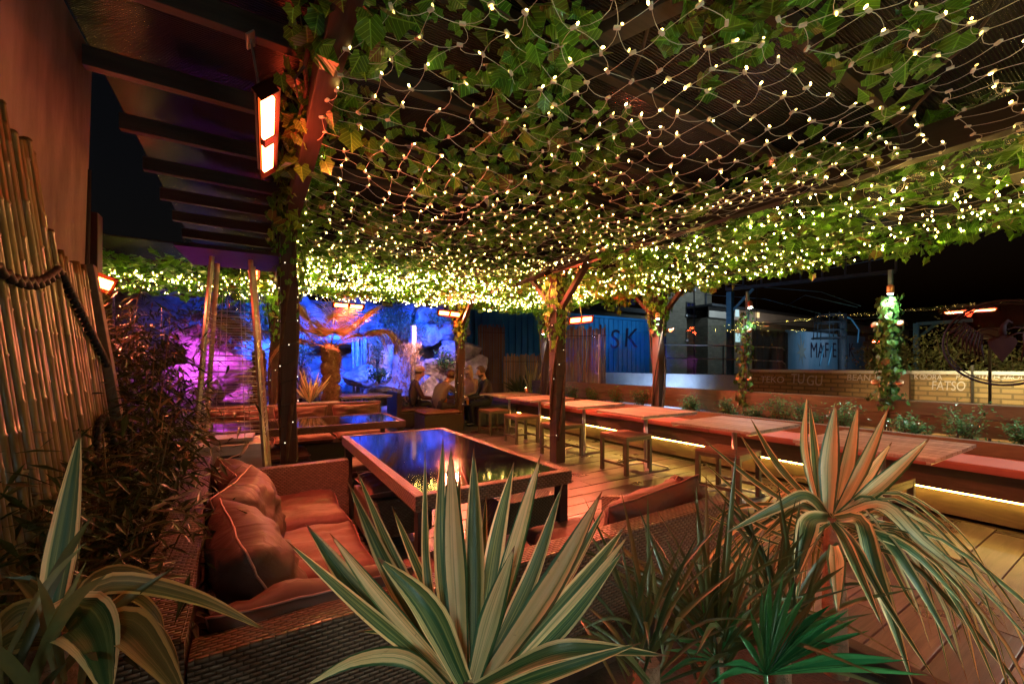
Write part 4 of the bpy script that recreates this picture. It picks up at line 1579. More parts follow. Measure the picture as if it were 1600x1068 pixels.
def stool(label):
    t = thing('bar_stool', label, 'stool', (0, 0, 0), 'low square stools along the tables')
    w = .44
    m = MB()
    for k in range(5):
        y0 = -w / 2 + w * k / 5
        m.b6(-w / 2, w / 2, y0 + .0015, y0 + w / 5 - .0015, .436, .458, .003)
    m.build('seat', M['stoolwood'], t)
    m = MB()
    for s in (-1, 1):
        m.b6(-w / 2 + .041, w / 2 - .041, s * (w / 2 - .02) - .018, s * (w / 2 - .02) + .018, .398, .4345, .002)
        m.b6(s * (w / 2 - .02) - .018, s * (w / 2 - .02) + .018, -w / 2 + .041, w / 2 - .041, .398, .4345, .002)
    m.build('apron', M['olive'], t)
    for sx in (-1, 1):
        for sy in (-1, 1):
            m = MB()
            m.b6(sx * (w / 2 - .02) - .02, sx * (w / 2 - .02) + .02, sy * (w / 2 - .02) - .02, sy * (w / 2 - .02) + .02, 0, .4345, .003)
            m.build('leg', M['olive'], t)
    m = MB()
    for s in (-1, 1):
        m.b6(s * (w / 2 - .02) - .012, s * (w / 2 - .02) + .012, -w / 2 + .041, w / 2 - .041, .10, .13, .002)
    m.b6(-w / 2 + .0325, w / 2 - .0325, -.014, .014, .102, .128, .002)
    m.build('stretcher', M['olive'], t)
    return t


st0 = stool('square stool fully in view on the lit deck before the third table')
st0.location = (3.90, 3.66, 0)
for x, y, rz, lb in ((4.02, 2.42, .08, 'square stool at the second table, partly behind the thin left leaves of the striped plant'), (3.98, 1.30, -.05, 'square stool right of the striped plant, its frame edged with yellow light'),
                     (3.78, 4.78, .04, 'square stool half hidden behind the vine-forked post'), (3.84, 5.95, -.06, 'square stool just left of the vine-forked post'), (3.86, 6.95, .05, 'farthest square stool, before the man in black')):
    dup(st0, (x, y, 0), rz, lb)

# ------------------------------------------------------------------ foreground planting
pb = thing('near_planter', 'low dark planter box of soil in front of the camera', 'planter', (.5, .5, 0))
m = MB()
m.b6(-.72, 1.75, 1.02, 1.08, 0, .36, .006); m.b6(-.72, 1.75, -.5, -.44, 0, .36, .006); m.b6(1.69, 1.75, -.439, 1.019, 0, .36, .006)
m.build('side', M['post'], pb)
m = MB()
m.b6(-.72, 1.688, -.438, 1.018, .02, .30)
m.build('soil', M['soil'], pb)


def px_blade(m, pts, wpx, roll=0.0, fold=.2, wmax=.38, base=.55, n=14, mi=0):
    """leaf whose spine passes through listed (u, v, depth) points of the survey"""
    P = [at(*p) for p in pts]
    dm = sum(p[2] for p in pts) / len(pts)
    m.blade(P, wpx * dm / FPX * .86, CAM, fold, n, roll, wmax, base, mi)


# central variegated yucca: (tip ... base), tips lean away from or towards the camera
c0 = at(728, 1075, .80)
yu = thing('variegated_yucca', 'large cream-edged spiky yucca in the front centre', 'plant', (c0.x, c0.y, .30))
m = MB()
B = [  # points run base -> tip
    ([(712, 1062, .80), (668, 905, .92), (664, 695, 1.0)], 19, .1, 0), ([(712, 1062, .82), (690, 860, .95), (692, 680, 1.05)], 30, -.1, 0),
    ([(722, 1062, .78), (709, 850, .88), (704, 698, .95)], 44, .1, 1), ([(722, 1062, .86), (716, 880, 1.0), (718, 714, 1.1)], 16, 0, 0),
    ([(742, 1062, .8), (741, 850, .92), (740, 700, 1.0)], 37, .15, 0), ([(744, 1062, .82), (775, 850, .95), (803, 722, 1.05)], 36, -.2, 0),
    ([(746, 1062, .8), (806, 850, .9), (845, 710, .97)], 36, .2, 1), ([(750, 1062, .86), (828, 905, .98), (880, 754, 1.1)], 32, -.2, 0),
    ([(738, 1068, .72), (770, 955, .76), (804, 852, .8)], 44, .0, 1), ([(758, 1062, .78), (866, 905, .88), (941, 767, .97)], 46, .2, 1),
    ([(765, 1062, .84), (880, 905, .94), (946, 790, 1.03)], 22, -.3, 0), ([(770, 1065, .8), (892, 930, .88), (979, 820, .95)], 36, .15, 0),
    ([(780, 1068, .77), (895, 945, .84), (985, 832, .9)], 28, .1, 1), ([(785, 1072, .74), (890, 968, .80), (979, 853, .86)], 27, -.1, 0),
    ([(765, 1060, .9), (870, 930, 1.0), (944, 803, 1.12)], 18, .3, 0),
    ([(705, 1066, .74), (575, 958, .74), (446, 843, .74)], 27, .1, 0), ([(712, 1066, .78), (570, 935, .84), (477, 817, .9)], 44, -.2, 0),
    ([(708, 1062, .74), (595, 935, .76), (515, 832, .8)], 28, .1, 1), ([(712, 1060, .84), (612, 900, .95), (543, 751, 1.06)], 34, .25, 0),
    ([(722, 1060, .86), (625, 890, .98), (556, 732, 1.1)], 24, -.2, 0), ([(726, 1068, .7), (668, 950, .72), (590, 870, .76)], 52, .1, 0),
    ([(740, 1075, .7), (850, 1022, .66), (930, 1012, .66), (1047, 1024, .68)], 36, .4, 0), ([(760, 1085, .68), (860, 1050, .64), (1003, 1003, .64)], 30, .2, 0),
    ([(705, 1085, .7), (640, 1030, .64), (560, 1030, .6), (470, 1075, .56)], 32, .3, 1), ([(705, 1075, .78), (640, 995, .82), (560, 985, .86)], 20, .3, 0),
    ([(735, 1070, .9), (752, 900, 1.02), (760, 770, 1.15)], 20, .2, 0), ([(735, 1070, .9), (650, 880, 1.05), (612, 790, 1.15)], 18, .2, 0)]
for pts, w, roll, k in B:
    px_blade(m, pts, w, roll, .34, mi=k)
o = m.build('foliage', [M['blade'], M['blade2']], yu)
m = MB()
b0 = at(728, 1068, .80)
m.tube([(b0.x, b0.y, .28), (b0.x, b0.y, b0.z - .15), (b0.x, b0.y, b0.z + .02)], [.045, .042, .03], 10)
m.build('stem', M['fibre'], yu)

# striped plant at the right
c1 = at(1302, 800, 1.35)
sp_ = thing('striped_cordyline', 'tall cream-striped arching plant at the right with drooping leaves', 'plant', (c1.x, c1.y, .30))
m = MB()
B = [([(1278, 795, 1.35), (1257, 700, 1.38), (1261, 614, 1.42)], 17, .1, 1), ([(1280, 795, 1.36), (1274, 715, 1.42), (1265, 628, 1.5)], 20, -.1, 0),
     ([(1294, 800, 1.33), (1296, 720, 1.33), (1306, 627, 1.36)], 40, 0, 1), ([(1306, 800, 1.37), (1326, 720, 1.42), (1341, 631, 1.5)], 30, .1, 1),
     ([(1308, 802, 1.34), (1350, 725, 1.36), (1390, 633, 1.4)], 27, .2, 1), ([(1312, 800, 1.38), (1355, 745, 1.42), (1394, 690, 1.48)], 26, -.1, 1),
     ([(1312, 806, 1.32), (1380, 752, 1.30), (1455, 682, 1.3)], 34, .2, 1), ([(1300, 800, 1.4), (1300, 720, 1.48), (1300, 640, 1.56)], 16, 0, 0),
     ([(1296, 810, 1.3), (1262, 775, 1.22), (1215, 792, 1.18), (1130, 834, 1.14)], 30, .3, 0), ([(1290, 812, 1.3), (1250, 790, 1.26), (1185, 842, 1.2)], 22, -.2, 0),
     ([(1278, 815, 1.38), (1180, 752, 1.5), (1094, 682, 1.62)], 13, .2, 0), ([(1270, 800, 1.42), (1200, 740, 1.52), (1153, 674, 1.62)], 14, -.2, 0),
     ([(1274, 790, 1.42), (1215, 725, 1.5), (1172, 652, 1.58)], 16, .1, 0), ([(1262, 830, 1.36), (1180, 790, 1.44), (1094, 716, 1.55)], 12, .3, 0),
     ([(1255, 850, 1.34), (1170, 810, 1.42), (1094, 738, 1.5)], 11, -.1, 0), ([(1250, 860, 1.3), (1160, 830, 1.34), (1075, 790, 1.4)], 9, .2, 0),
     ([(1296, 808, 1.28), (1268, 812, 1.18), (1255, 850, 1.14), (1241, 912, 1.12)], 44, .1, 0),
     ([(1304, 810, 1.28), (1345, 812, 1.18), (1368, 890, 1.12), (1392, 960, 1.08), (1430, 1080, 1.02)], 38, .1, 0),
     ([(1306, 806, 1.3), (1380, 787, 1.22), (1450, 850, 1.16), (1592, 962, 1.12)], 26, .3, 1), ([(1306, 808, 1.32), (1370, 790, 1.26), (1440, 850, 1.2), (1545, 940, 1.16)], 20, -.2, 1),
     ([(1308, 812, 1.3), (1350, 828, 1.2), (1425, 860, 1.13), (1520, 960, 1.08)], 24, .2, 0), ([(1308, 812, 1.3), (1372, 830, 1.18), (1430, 905, 1.1), (1505, 1040, 1.04)], 26, .3, 0),
     ([(1308, 812, 1.34), (1400, 832, 1.34), (1480, 870, 1.34), (1560, 905, 1.34)], 14, .2, 0), ([(1308, 815, 1.36), (1420, 850, 1.36), (1500, 900, 1.36), (1575, 985, 1.3)], 12, -.2, 0),
     ([(1304, 815, 1.28), (1335, 850, 1.16), (1378, 930, 1.08), (1470, 1075, 1.0)], 22, -.3, 0), ([(1300, 815, 1.25), (1318, 840, 1.15), (1345, 900, 1.08), (1382, 985, 1.0)], 24, .2, 0),
     ([(1303, 850, 1.18), (1307, 880, 1.13), (1309, 960, 1.08)], 38, 0, 1), ([(1298, 815, 1.3), (1262, 850, 1.25), (1240, 960, 1.2)], 16, .3, 0)]
for pts, w, roll, k in B:
    px_blade(m, pts, w * (.76 if pts[-1][1] > 780 else .80), roll, .32, wmax=.42, mi=k)
rnd = random.Random(41)
for k in range(64):
    a = rnd.uniform(-2.4, 1.2)
    L = rnd.uniform(.35, .75)
    dr = Vector((C_, -S_, 0)) * math.cos(a) - Vector((S_, C_, 0)) * math.sin(a) * rnd.uniform(.2, 1)
    base = c1 + Vector((0, 0, rnd.uniform(-.16, .0)))
    p1 = base + dr * L * .35 + Vector((0, 0, rnd.uniform(.0, .10)))
    p2 = base + dr * L * .75 + Vector((0, 0, -L * rnd.uniform(.15, .4)))
    p3 = base + dr * L * .95 + Vector((0, 0, -L * rnd.uniform(.55, .95)))
    m.blade([base, p1, p2, p3], rnd.uniform(.008, .019), CAM, .3, 12, rnd.uniform(-.7, .7), .4, .5, rnd.choice((0, 0, 1)))
m.build('foliage', [M['blade'], M['blade2']], sp_)
m = MB()
m.tube([(c1.x + .02, c1.y, .0), (c1.x + .01, c1.y, .4), (c1.x, c1.y, c1.z - .02)], [.045, .036, .026], 10)
m.build('stem', M['fibre'], sp_)

# left broad-leaved plant
c2 = at(85, 1000, .72)
lp = thing('broad_flax', 'olive banded broad-leaved plant in the lower left corner with one upright blade', 'plant', (c2.x, c2.y, .30))
m = MB()
B = [([(72, 1000, .72), (100, 830, .78), (126, 668, .84)], 44, .25, 0), ([(105, 990, .72), (165, 912, .74), (300, 930, .80), (425, 988, .88)], 36, .3, 2),
     ([(100, 985, .74), (150, 905, .78), (215, 895, .84), (290, 935, .9)], 28, -.2, 2), ([(92, 985, .70), (118, 962, .66), (150, 1000, .62), (172, 1100, .58)], 92, .1, 0),
     ([(120, 1000, .70), (190, 975, .66), (240, 1020, .62), (300, 1110, .58)], 64, .2, 2), ([(80, 985, .72), (40, 955, .70), (0, 985, .68), (-50, 1060, .66)], 46, .2, 2),
     ([(140, 985, .78), (200, 930, .8), (245, 960, .82), (258, 1010, .84)], 20, .4, 2), ([(190, 985, .76), (235, 972, .78), (268, 1010, .8), (285, 1068, .82)], 12, .3, 2),
     ([(75, 995, .7), (20, 1000, .66), (-30, 1040, .62)], 50, .2, 2), ([(90, 1000, .75), (60, 930, .82), (10, 890, .9)], 30, .2, 2)]
for pts, w, roll, k in B:
    px_blade(m, pts, w, roll, .2, wmax=.35, base=.75, mi=k)
m.build('foliage', [M['blade'], M['blade2'], M['blade3']], lp)
m = MB()
m.tube([(c2.x, c2.y, .0), (c2.x, c2.y, c2.z)], [.05, .035], 10)
m.build('stem', M['fibre'], lp)


def fan(m, c, tips, wpx, d0, seed=0):
    """palmate leaf: folded segments from one hub, each a narrow pleat"""
    for k, (u, v, d) in enumerate(tips):
        P0 = at(c[0], c[1], d0)
        P1 = at(u, v, d)
        mid = P0.lerp(P1, .5) + Vector((0, 0, .008))
        m.blade([P0, mid, P1 + Vector((0, 0, -.012 * (k % 3)))], wpx * d / FPX, CAM, .75, 12, ((k % 2) * 2 - 1) * .55, .5, .22)


fp = thing('fan_palm', 'bright green fan palm leaf low in front at the right of centre', 'plant', tuple(at(1196, 1053, .95))[:2] + (.30,))
m = MB()
fan(m, (1196, 1053), [(1155, 990, .98), (1172, 945, 1.0), (1203, 888, 1.02), (1224, 894, 1.02), (1258, 921, 1.0), (1298, 928, .98), (1326, 952, .96), (1358, 976, .94), (1398, 1010, .92), (1420, 1030, .9), (1450, 1045, .88), (1190, 905, 1.02), (1242, 905, 1.0), (1279, 922, .99), (1312, 940, .97), (1342, 964, .95), (1130, 1030, .96), (1110, 1050, .94)], 12, .95)
fan(m, (1120, 1030), [(1095, 935, 1.12), (1118, 900, 1.15), (1150, 920, 1.15), (1175, 900, 1.15), (1072, 955, 1.1), (1050, 985, 1.1), (1040, 1015, 1.05), (1165, 945, 1.1), (1030, 1045, 1.0)], 9, 1.08)
m.build('leaf_fan', M['fanleaf'], fp)
m = MB()
for u, v, d in ((1196, 1053, .95), (1120, 1030, 1.08)):
    p = at(u, v, d)
    m.tube([(p.x + .03, p.y + .02, .29), (p.x + .02, p.y, p.z - .15), p], [.008, .007, .005], 6)
m.build('leaf_stalk', M['fanleaf'], fp)


def spiky(c, n, L0, L1, label, seed, wd=.010, spread=1.0, mat='spikeleaf'):
    rnd = random.Random(seed)
    t = thing('spiky_grass_palm', label, 'plant', (c.x, c.y, .30))
    m = MB()
    for k in range(n):
        a = rnd.uniform(0, 6.28)
        el = rnd.uniform(.25, 1.5)
        L = rnd.uniform(L0, L1)
        dr = Vector((math.cos(a) * math.cos(el) * spread, math.sin(a) * math.cos(el) * spread, math.sin(el)))
        b = c + Vector((rnd.uniform(-.05, .05), rnd.uniform(-.05, .05), rnd.uniform(-.1, .05)))
        m.blade([b, b + dr * L * .5 + Vector((0, 0, .02)), b + dr * L + Vector((0, 0, -.10 * L * math.cos(el)))], wd * rnd.uniform(.6, 1.4), CAM, .25, 8, rnd.uniform(-.6, .6), .4, .5)
    m.build('foliage', M[mat], t)
    m = MB()
    m.tube([(c.x, c.y, .28), (c.x, c.y, c.z)], [.04, .03], 8)
    m.build('stem', M['fibre'], t)


spiky(at(1110, 1000, 1.12), 60, .25, .50, 'dark thin-leaved spiky clump before the near backrest', 3, .012)
spiky(at(1010, 1030, 1.0), 46, .18, .42, 'dark brown-green spiky clump right of the big yucca', 4, .010)
spiky(at(1215, 960, 1.2), 40, .2, .42, 'dim spiky clump under the drooping striped leaves', 5, .012)
spiky(at(40, 1075, .62), 16, .12, .3, 'dark grassy tuft at the lower left frame edge', 6, .014, mat='hangleaf')


# bamboo shrubs along the left fence
def bamboo_shrub(x, y, h, n, label, seed):
    rnd = random.Random(seed)
    t = thing('bamboo_shrub', label, 'shrub', (x, y, 0), 'leafy bamboo shrubs along the left side')
    st = MB(); m = MB()
    for k in range(11):
        a = rnd.uniform(0, 6.28)
        hh = h * rnd.uniform(.6, 1.05)
        lean = rnd.uniform(.03, .16 if y < 3.9 else .28)
        pts = [Vector((x + .06 * math.cos(a) + lean * f * f * math.cos(a), y + .06 * math.sin(a) + lean * f * f * math.sin(a), hh * f)) for f in (0, .25, .5, .75, 1)]
        st.tube(pts, [.006, .006, .005, .004, .002], 5)
        for _ in range(n // 11):
            f = rnd.uniform(.12, 1) ** .8
            i = min(int(f * 4), 3)
            p = pts[i].lerp(pts[i + 1], f * 4 - i) + Vector((rnd.gauss(0, .09), rnd.gauss(0, .09), rnd.gauss(0, .05)))
            b = rnd.uniform(0, 6.28)
            m.quadleaf(p, Vector((math.cos(b), math.sin(b), rnd.uniform(-.9, .35))), Vector((rnd.gauss(0, .4), rnd.gauss(0, .4), 1)), rnd.uniform(.06, .13), rnd.uniform(.010, .018))
    m.build('foliage', M['bambooleaf'], t)
    st.build('cane', M['bamboo'], t)


for k, (x, y, h, n, lb) in enumerate([(-.46, 1.72, 1.05, 2200, 'low dark leafy bamboo shrub at the foot of the fence'), (-.50, 2.68, 1.4, 2400, 'bamboo shrub beside the fence end post'), (-.84, 3.5, 1.7, 3200, 'tall bamboo shrub under the small red heater'),
                                      (-1.05, 4.2, 2.15, 2400, 'tallest bamboo shrub reaching the far net lights'),  (-.62, 3.85, 1.65, 3400, 'dense dark bamboo shrub left of the pyramid heater'), (-1.15, 5.3, 2.0, 2400, 'bamboo shrub before the purple rocks'), (-.44, 1.32, .95, 2000, 'low bamboo shrub nearest the camera behind the left sofa'), (-.44, 2.2, 1.2, 2400, 'bamboo shrub between the low one and the fence end post'), (-.80, 3.05, 1.45, 1900, 'dense bamboo shrub hiding the foot of the fence end post')]):
    bamboo_shrub(x, y, h, n, lb, 500 + k)

# ------------------------------------------------------------------ far end: rockery, waterfall, palm, screens
def boulder(c, s, label, seed, flat=1.0):
    rnd = random.Random(seed)
    bm = bmesh.new()
    bmesh.ops.create_icosphere(bm, subdivisions=4, radius=1)
    planes = []
    for k in range(13):
        d = Vector((rnd.gauss(0, 1), rnd.gauss(0, 1), rnd.gauss(0, 1))).normalized()
        planes.append((d, rnd.uniform(.5, .85)))
    m = MB()
    for v in bm.verts:
        n = v.co.normalized()
        r = 1.05
        for d, k in planes:
            q = n.dot(d)
            if q > .05:
                r = min(r, k / q)
        r += .07 * nz(n.x * 3 + seed, n.y * 3, n.z * 3) + .05 * nz(n.x * 8 + seed, n.y * 8, n.z * 8) + .03 * nz(n.x * 19 + seed, n.y * 19, n.z * 19)
        v.co = Vector((n.x * s[0], n.y * s[1], n.z * s[2])) * r
    bm.verts.index_update()
    m.add([v.co + Vector(c) for v in bm.verts], [[v.index for v in f.verts] for f in bm.faces], False)
    bm.free()
    o = m.build('boulder', M['rock'], loc=c)
    o.rotation_euler = (0, 0, rnd.uniform(-.3, .3))
    tag(o, label, 'boulder', 'boulders of the rockery')


def far(u, v, Y):
    """point seen at pixel (u, v) on the plane y = Y"""
    l = (u - 800) / FPX
    d = Y / (C_ - l * S_)
    return at(u, v, d)


RB = [(350, 590, 9.6, .75, .5, .65, 'big purple boulder behind the pyramid heater'), (330, 545, 10.2, .7, .5, .6, 'violet boulder above the big purple one, left'), (390, 560, 10.4, .7, .5, .9, 'blue-violet boulder seen through the heater cage'),
      (305, 600, 9.2, .5, .4, .45, 'orange-edged boulder at the left end of the rockery'), (430, 530, 10.8, .7, .5, .8, 'deep blue boulder left of the two posts'), (385, 620, 9.4, .45, .4, .35, 'low pink boulder right of the heater cage'),
      (590, 560, 11.0, .55, .5, .65, 'bright blue boulder beside the waterfall'), (575, 590, 10.2, .55, .4, .32, 'pale blue slab low right of the palm trunk'), (605, 520, 11.4, .8, .5, .6, 'blue boulder under the hanging palm leaf'),
      (600, 615, 10.0, .5, .4, .3, 'small mauve boulder behind the lone slatted table'), (660, 520, 11.2, .55, .5, .5, 'rounded bright blue boulder right of the straw shrub'), (700, 505, 11.4, 1.0, .6, .75, 'huge tilted blue and magenta boulder under the red heater'),
      (712, 545, 11.0, .8, .5, .4, 'flat dark blue slab under the huge tilted boulder'), (690, 575, 10.4, .75, .45, .42, 'lilac slab above the man in the pale cap'), (715, 600, 10.2, .55, .4, .42, 'tan and lilac boulder behind the seated group'),
      (740, 580, 10.8, .6, .45, .6, 'tan boulder right of the wound post'), (675, 610, 9.9, .4, .35, .35, 'low mauve boulder left of the man in the cap'), (545, 500, 11.8, .9, .5, .7, 'dark blue boulder over the waterfall lip'),
      (470, 510, 11.6, .9, .5, .8, 'blue boulder behind the palm crown'), (520, 600, 11.3, .7, .4, .5, 'blue rock in shadow at the foot of the waterfall'), (640, 490, 12.0, .9, .5, .6, 'blue boulder at the top under the vine'), (450, 590, 10.6, .5, .4, .55, 'violet boulder behind the two left posts')]
for k, (u, v, Y, a, b, c, lb) in enumerate(RB):
    p = far(u, v, Y)
    boulder(p, (a, b, c), lb, 700 + k)
m = MB()
N = 40
vs = []
for i in range(N + 1):
    for j in range(13):
        x = -4.2 + 9.6 * i / N
        z = -.1 + 3.2 * j / 12
        vs.append((x, 12.3 + .35 * nz(x * .9, z * .9, 3) + .15 * nz(x * 2.5, z * 2.5, 8) + .1 * z, z))
m.add(vs, [(i * 13 + j, (i + 1) * 13 + j, (i + 1) * 13 + j + 1, i * 13 + j + 1) for i in range(N) for j in range(12)], True)
vs2 = [(-4.2, 12.9, -.1), (5.4, 12.9, -.1), (5.4, 12.9, 3.1), (-4.2, 12.9, 3.1)]
m.add(vs2, [(0, 3, 2, 1)])
o = m.build('cliff', M['rock'])
tag(o, 'blue-lit rock face closing the far end of the terrace behind the boulders', 'cliff')
m = MB()
p = far(563, 526, 10.6)
for w_, (x0_, wd_, zb_) in enumerate(((-.20, .05, .35), (-.12, .09, .2), (.0, .04, .5), (.06, .10, .22), (.19, .04, .6))):
    vs = []
    for i in range(5):
        for j in range(31):
            f = j / 30
            vs.append((p.x + x0_ + wd_ * i / 4 + .022 * nz(i * .5 + w_ * 9, f * 6, 1), p.y - .15 * math.sin(f * 1.3) + .05 * nz(i * .9 + w_ * 5, f * 9, 5), p.z - (p.z - zb_) * f))
    m.add(vs, [(i * 31 + j, (i + 1) * 31 + j, (i + 1) * 31 + j + 1, i * 31 + j + 1) for i in range(4) for j in range(30)], True)
m.build('waterfall', M['water'], kind='structure')
m = MB()
a, b = far(500, 527, 10.9), far(562, 527, 10.7)
m.bar(a, b, .10, .10)
o = m.build('water_spout', M['concrete'], loc=a)
tag(o, 'pale blue-lit spillway lip above the waterfall', 'spillway')


def leafy_bush(c, s, n, label, seed, mat='hangleaf', lf=(.05, .1), name='hanging_bush', cat='bush'):
    rnd = random.Random(seed)
    t = thing(name, label, cat, c)
    m = MB(); st = MB()
    for _ in range(n):
        d = Vector((rnd.gauss(0, 1), rnd.gauss(0, 1), rnd.gauss(0, 1))).normalized() * rnd.random() ** .45
        cl = .6 + .6 * max(0, .5 + nz(d.x * 2.5 + seed, d.y * 2.5, d.z * 2.5))
        p = Vector(c) + Vector((d.x * s[0], d.y * s[1], d.z * s[2])) * cl
        m.quadleaf(p, Vector((rnd.gauss(0, 1), rnd.gauss(0, 1), rnd.gauss(-.2, .7))), Vector((rnd.gauss(0, .5), rnd.gauss(0, .5), 1)), rnd.uniform(*lf), rnd.uniform(*lf) * .45)
    for k in range(6):
        a = k * 1.05
        st.tube([Vector(c) + Vector((0, 0, -s[2])), Vector(c) + Vector((s[0] * .3 * math.cos(a), s[1] * .3 * math.sin(a), 0)), Vector(c) + Vector((s[0] * .7 * math.cos(a), s[1] * .7 * math.sin(a), s[2] * .6))], [.012, .008, .003], 5)
    m.build('foliage', M[mat], t)
    st.build('stem', M['bark'], t)


leafy_bush(tuple(far(620, 500, 10.7)), (.55, .35, .5), 1500, 'blue-lit leafy bush overhanging the rocks beside the waterfall', 1)
leafy_bush(tuple(far(345, 500, 9.8)), (.8, .4, .5), 1800, 'violet-lit bush above the left rocks behind the heater cage', 2)
leafy_bush(tuple(far(415, 495, 10.3)), (.5, .4, .55), 1200, 'blue-lit bush above the rocks left of the posts', 3)
leafy_bush(tuple(far(592, 585, 9.5)), (.28, .2, .2), 500, 'small green bush low before the pale blue slab', 4, 'shrubleaf')
leafy_bush(tuple(far(695, 560, 9.9)), (.3, .25, .3), 500, 'dark green bush among the rocks above the seated group', 5, 'shrubleaf')
leafy_bush(tuple(far(560, 632, 9.0)), (.45, .2, .22), 500, 'green bush behind the lone slatted table', 6, 'shrubleaf')
leafy_bush(tuple(far(470, 600, 9.0)), (.25, .2, .4), 700, 'speckled pale bush behind the wound post left of the yucca pot', 7, 'dryleaf', (.03, .06))


leafy_bush((2.6, 11.9, 3.6), (1.6, .7, 1.1), 2600, 'tall blue-lit tree crown rising over the waterfall rocks', 21, 'hangleaf', (.07, .13), 'rock_tree', 'tree')
leafy_bush((-.2, 11.6, 3.3), (1.5, .7, 1.0), 2200, 'tall violet-blue tree crown over the left rocks', 22, 'hangleaf', (.07, .13), 'rock_tree', 'tree')


for k, (u, v, Y, a, c, n) in enumerate(((590, 545, 9.9, .22, .6, 900), (645, 515, 10.6, .45, .3, 900), (360, 515, 9.4, .5, .4, 1000), (540, 485, 10.8, .6, .3, 900), (470, 545, 9.8, .3, .5, 800), (690, 495, 10.4, .5, .22, 700))):
    leafy_bush(tuple(far(u, v, Y)), (a, .2, c), n, ('ivy trailing down right of the waterfall', 'ivy over the bright blue boulder right of the straw shrub', 'leafy climber over the violet rocks behind the heater cage', 'ivy hanging over the dark rock above the spillway', 'climber between the palm crown and the two left posts', 'ivy over the top of the huge tilted boulder')[k], 60 + k, 'hangleaf', (.04, .08), 'rock_ivy', 'ivy')


def straw_bush(c, h, w, n, label, seed):
    rnd = random.Random(seed)
    t = thing('straw_shrub', label, 'shrub', c)
    m = MB()
    for _ in range(n):
        a = rnd.uniform(0, 6.28)
        z = h * rnd.random() ** .8
        r = w * rnd.random() ** .6 * (.55 + .45 * math.sin(min(1, z / h + .25) * 3.0))
        p = Vector(c) + Vector((math.cos(a) * r, math.sin(a) * r, z))
        m.quadleaf(p, Vector((rnd.gauss(0, .6), rnd.gauss(0, .6), 1)), Vector((rnd.gauss(0, 1), rnd.gauss(0, 1), .3)), rnd.uniform(.06, .13), rnd.uniform(.010, .02))
    m.build('foliage', M['dryleaf'], t)
    m = MB()
    for k in range(7):
        a = k * .9
        m.tube([Vector(c), Vector(c) + Vector((w * .5 * math.cos(a), w * .5 * math.sin(a), h * .9))], [.008, .003], 5)
    m.build('stem', M['bark'], t)


p = far(640, 640, 9.1)
straw_bush((p.x, p.y, 0), 1.75, .42, 2200, 'tall straw-coloured shrub lit pink and gold left of the seated group', 1)
p = far(646, 640, 9.3)
m = MB()
m.b6(p.x - .05, p.x + .05, p.y - .05, p.y + .05, 0, 2.2, .005)
o = m.build('pale_post', M['concrete'], loc=(p.x, p.y, 0))
tag(o, 'pale lit post rising out of the straw-coloured shrub', 'post')


# windmill palm
def windmill(px, py, zt, label, seed, fr, trunk_r=.14):
    rnd = random.Random(seed)
    t = thing('windmill_palm', label, 'palm tree', (px, py, 0), 'windmill palms by the rockery')
    m = MB()
    pts, rs = [], []
    for k in range(24):
        f = k / 23
        pts.append((px + .015 * math.sin(k * 1.7), py + .015 * math.cos(k * 2.3), zt * f))
        rs.append(trunk_r * (.85 + .3 * f) * (1 + .10 * math.sin(k * 2.6)) * (.7 if k == 23 else 1))
    m.tube(pts, rs, 14)
    for _ in range(800):
        a = rnd.uniform(0, 6.28)
        z = rnd.uniform(.05, 1) * zt
        p = Vector((px + math.cos(a) * trunk_r * .95, py + math.sin(a) * trunk_r * .95, z))
        m.quadleaf(p, Vector((math.cos(a) * .8, math.sin(a) * .8, rnd.uniform(-.9, .6))), Vector((rnd.gauss(0, 1), rnd.gauss(0, 1), 1)), rnd.uniform(.05, .12), .012)
    m.build('trunk', M['fibre'], t)
    for (az, el, L, rad, dead) in fr:
        h0 = Vector((px, py, zt - .04))
        dr = Vector((math.cos(az) * math.cos(el), math.sin(az) * math.cos(el), math.sin(el)))
        hub = h0 + dr * L
        m = MB()
        m.tube([h0, h0.lerp(hub, .5) + Vector((0, 0, .03)), hub], [.011, .008, .006], 6)
        sdv = dr.cross(Vector((0, 0, 1)))
        sdv = sdv.normalized() if sdv.length > .05 else Vector((1, 0, 0))
        upv = sdv.cross(dr).normalized()
        n = 40
        for k in range(n):
            a = (k / (n - 1) - .5) * R(290 if not dead else 110)
            d2 = dr * math.cos(a) + sdv * math.sin(a)
            Ls = rad * (1 - .25 * abs(a) / 2.5) * rnd.uniform(.85, 1.05)
            tip = hub + d2 * Ls + Vector((0, 0, -(.16 if not dead else .75) * Ls * rnd.uniform(.5, 1.3))) + upv * .04
            mid = hub + d2 * Ls * .55 + upv * .03
            m.blade([hub, mid, tip], .017 if not dead else .014, CAM, .5, 6, rnd.uniform(-.5, .5), .5, .35)
        m.build('frond', M['palmleaf'], t)


p = far(517, 640, 7.7)
windmill(p.x, p.y, 1.62, 'shaggy windmill palm with fan leaves behind the far sofa', 3,
         [(1.2, 1.2, .6, .62, 0), (-.2, .75, .55, .55, 0), (2.6, .9, .6, .62, 0), (3.6, .5, .55, .6, 0), (.5, .35, .75, .6, 0), (-.25, .30, .62, .72, 1), (3.4, .1, .42, .62, 1), (-1.6, .5, .5, .5, 0), (3.0, .25, .62, .58, 0), (.15, .75, .75, .55, 0)])
p = far(405, 640, 8.2)
windmill(p.x, p.y, 1.55, 'slim windmill palm left of the wound post, seen past the heater cage', 5, [(2.9, .25, .5, .5, 1), (.3, .3, .4, .5, 0), (2.2, .8, .5, .5, 0), (3.6, .6, .5, .45, 0)], .09)
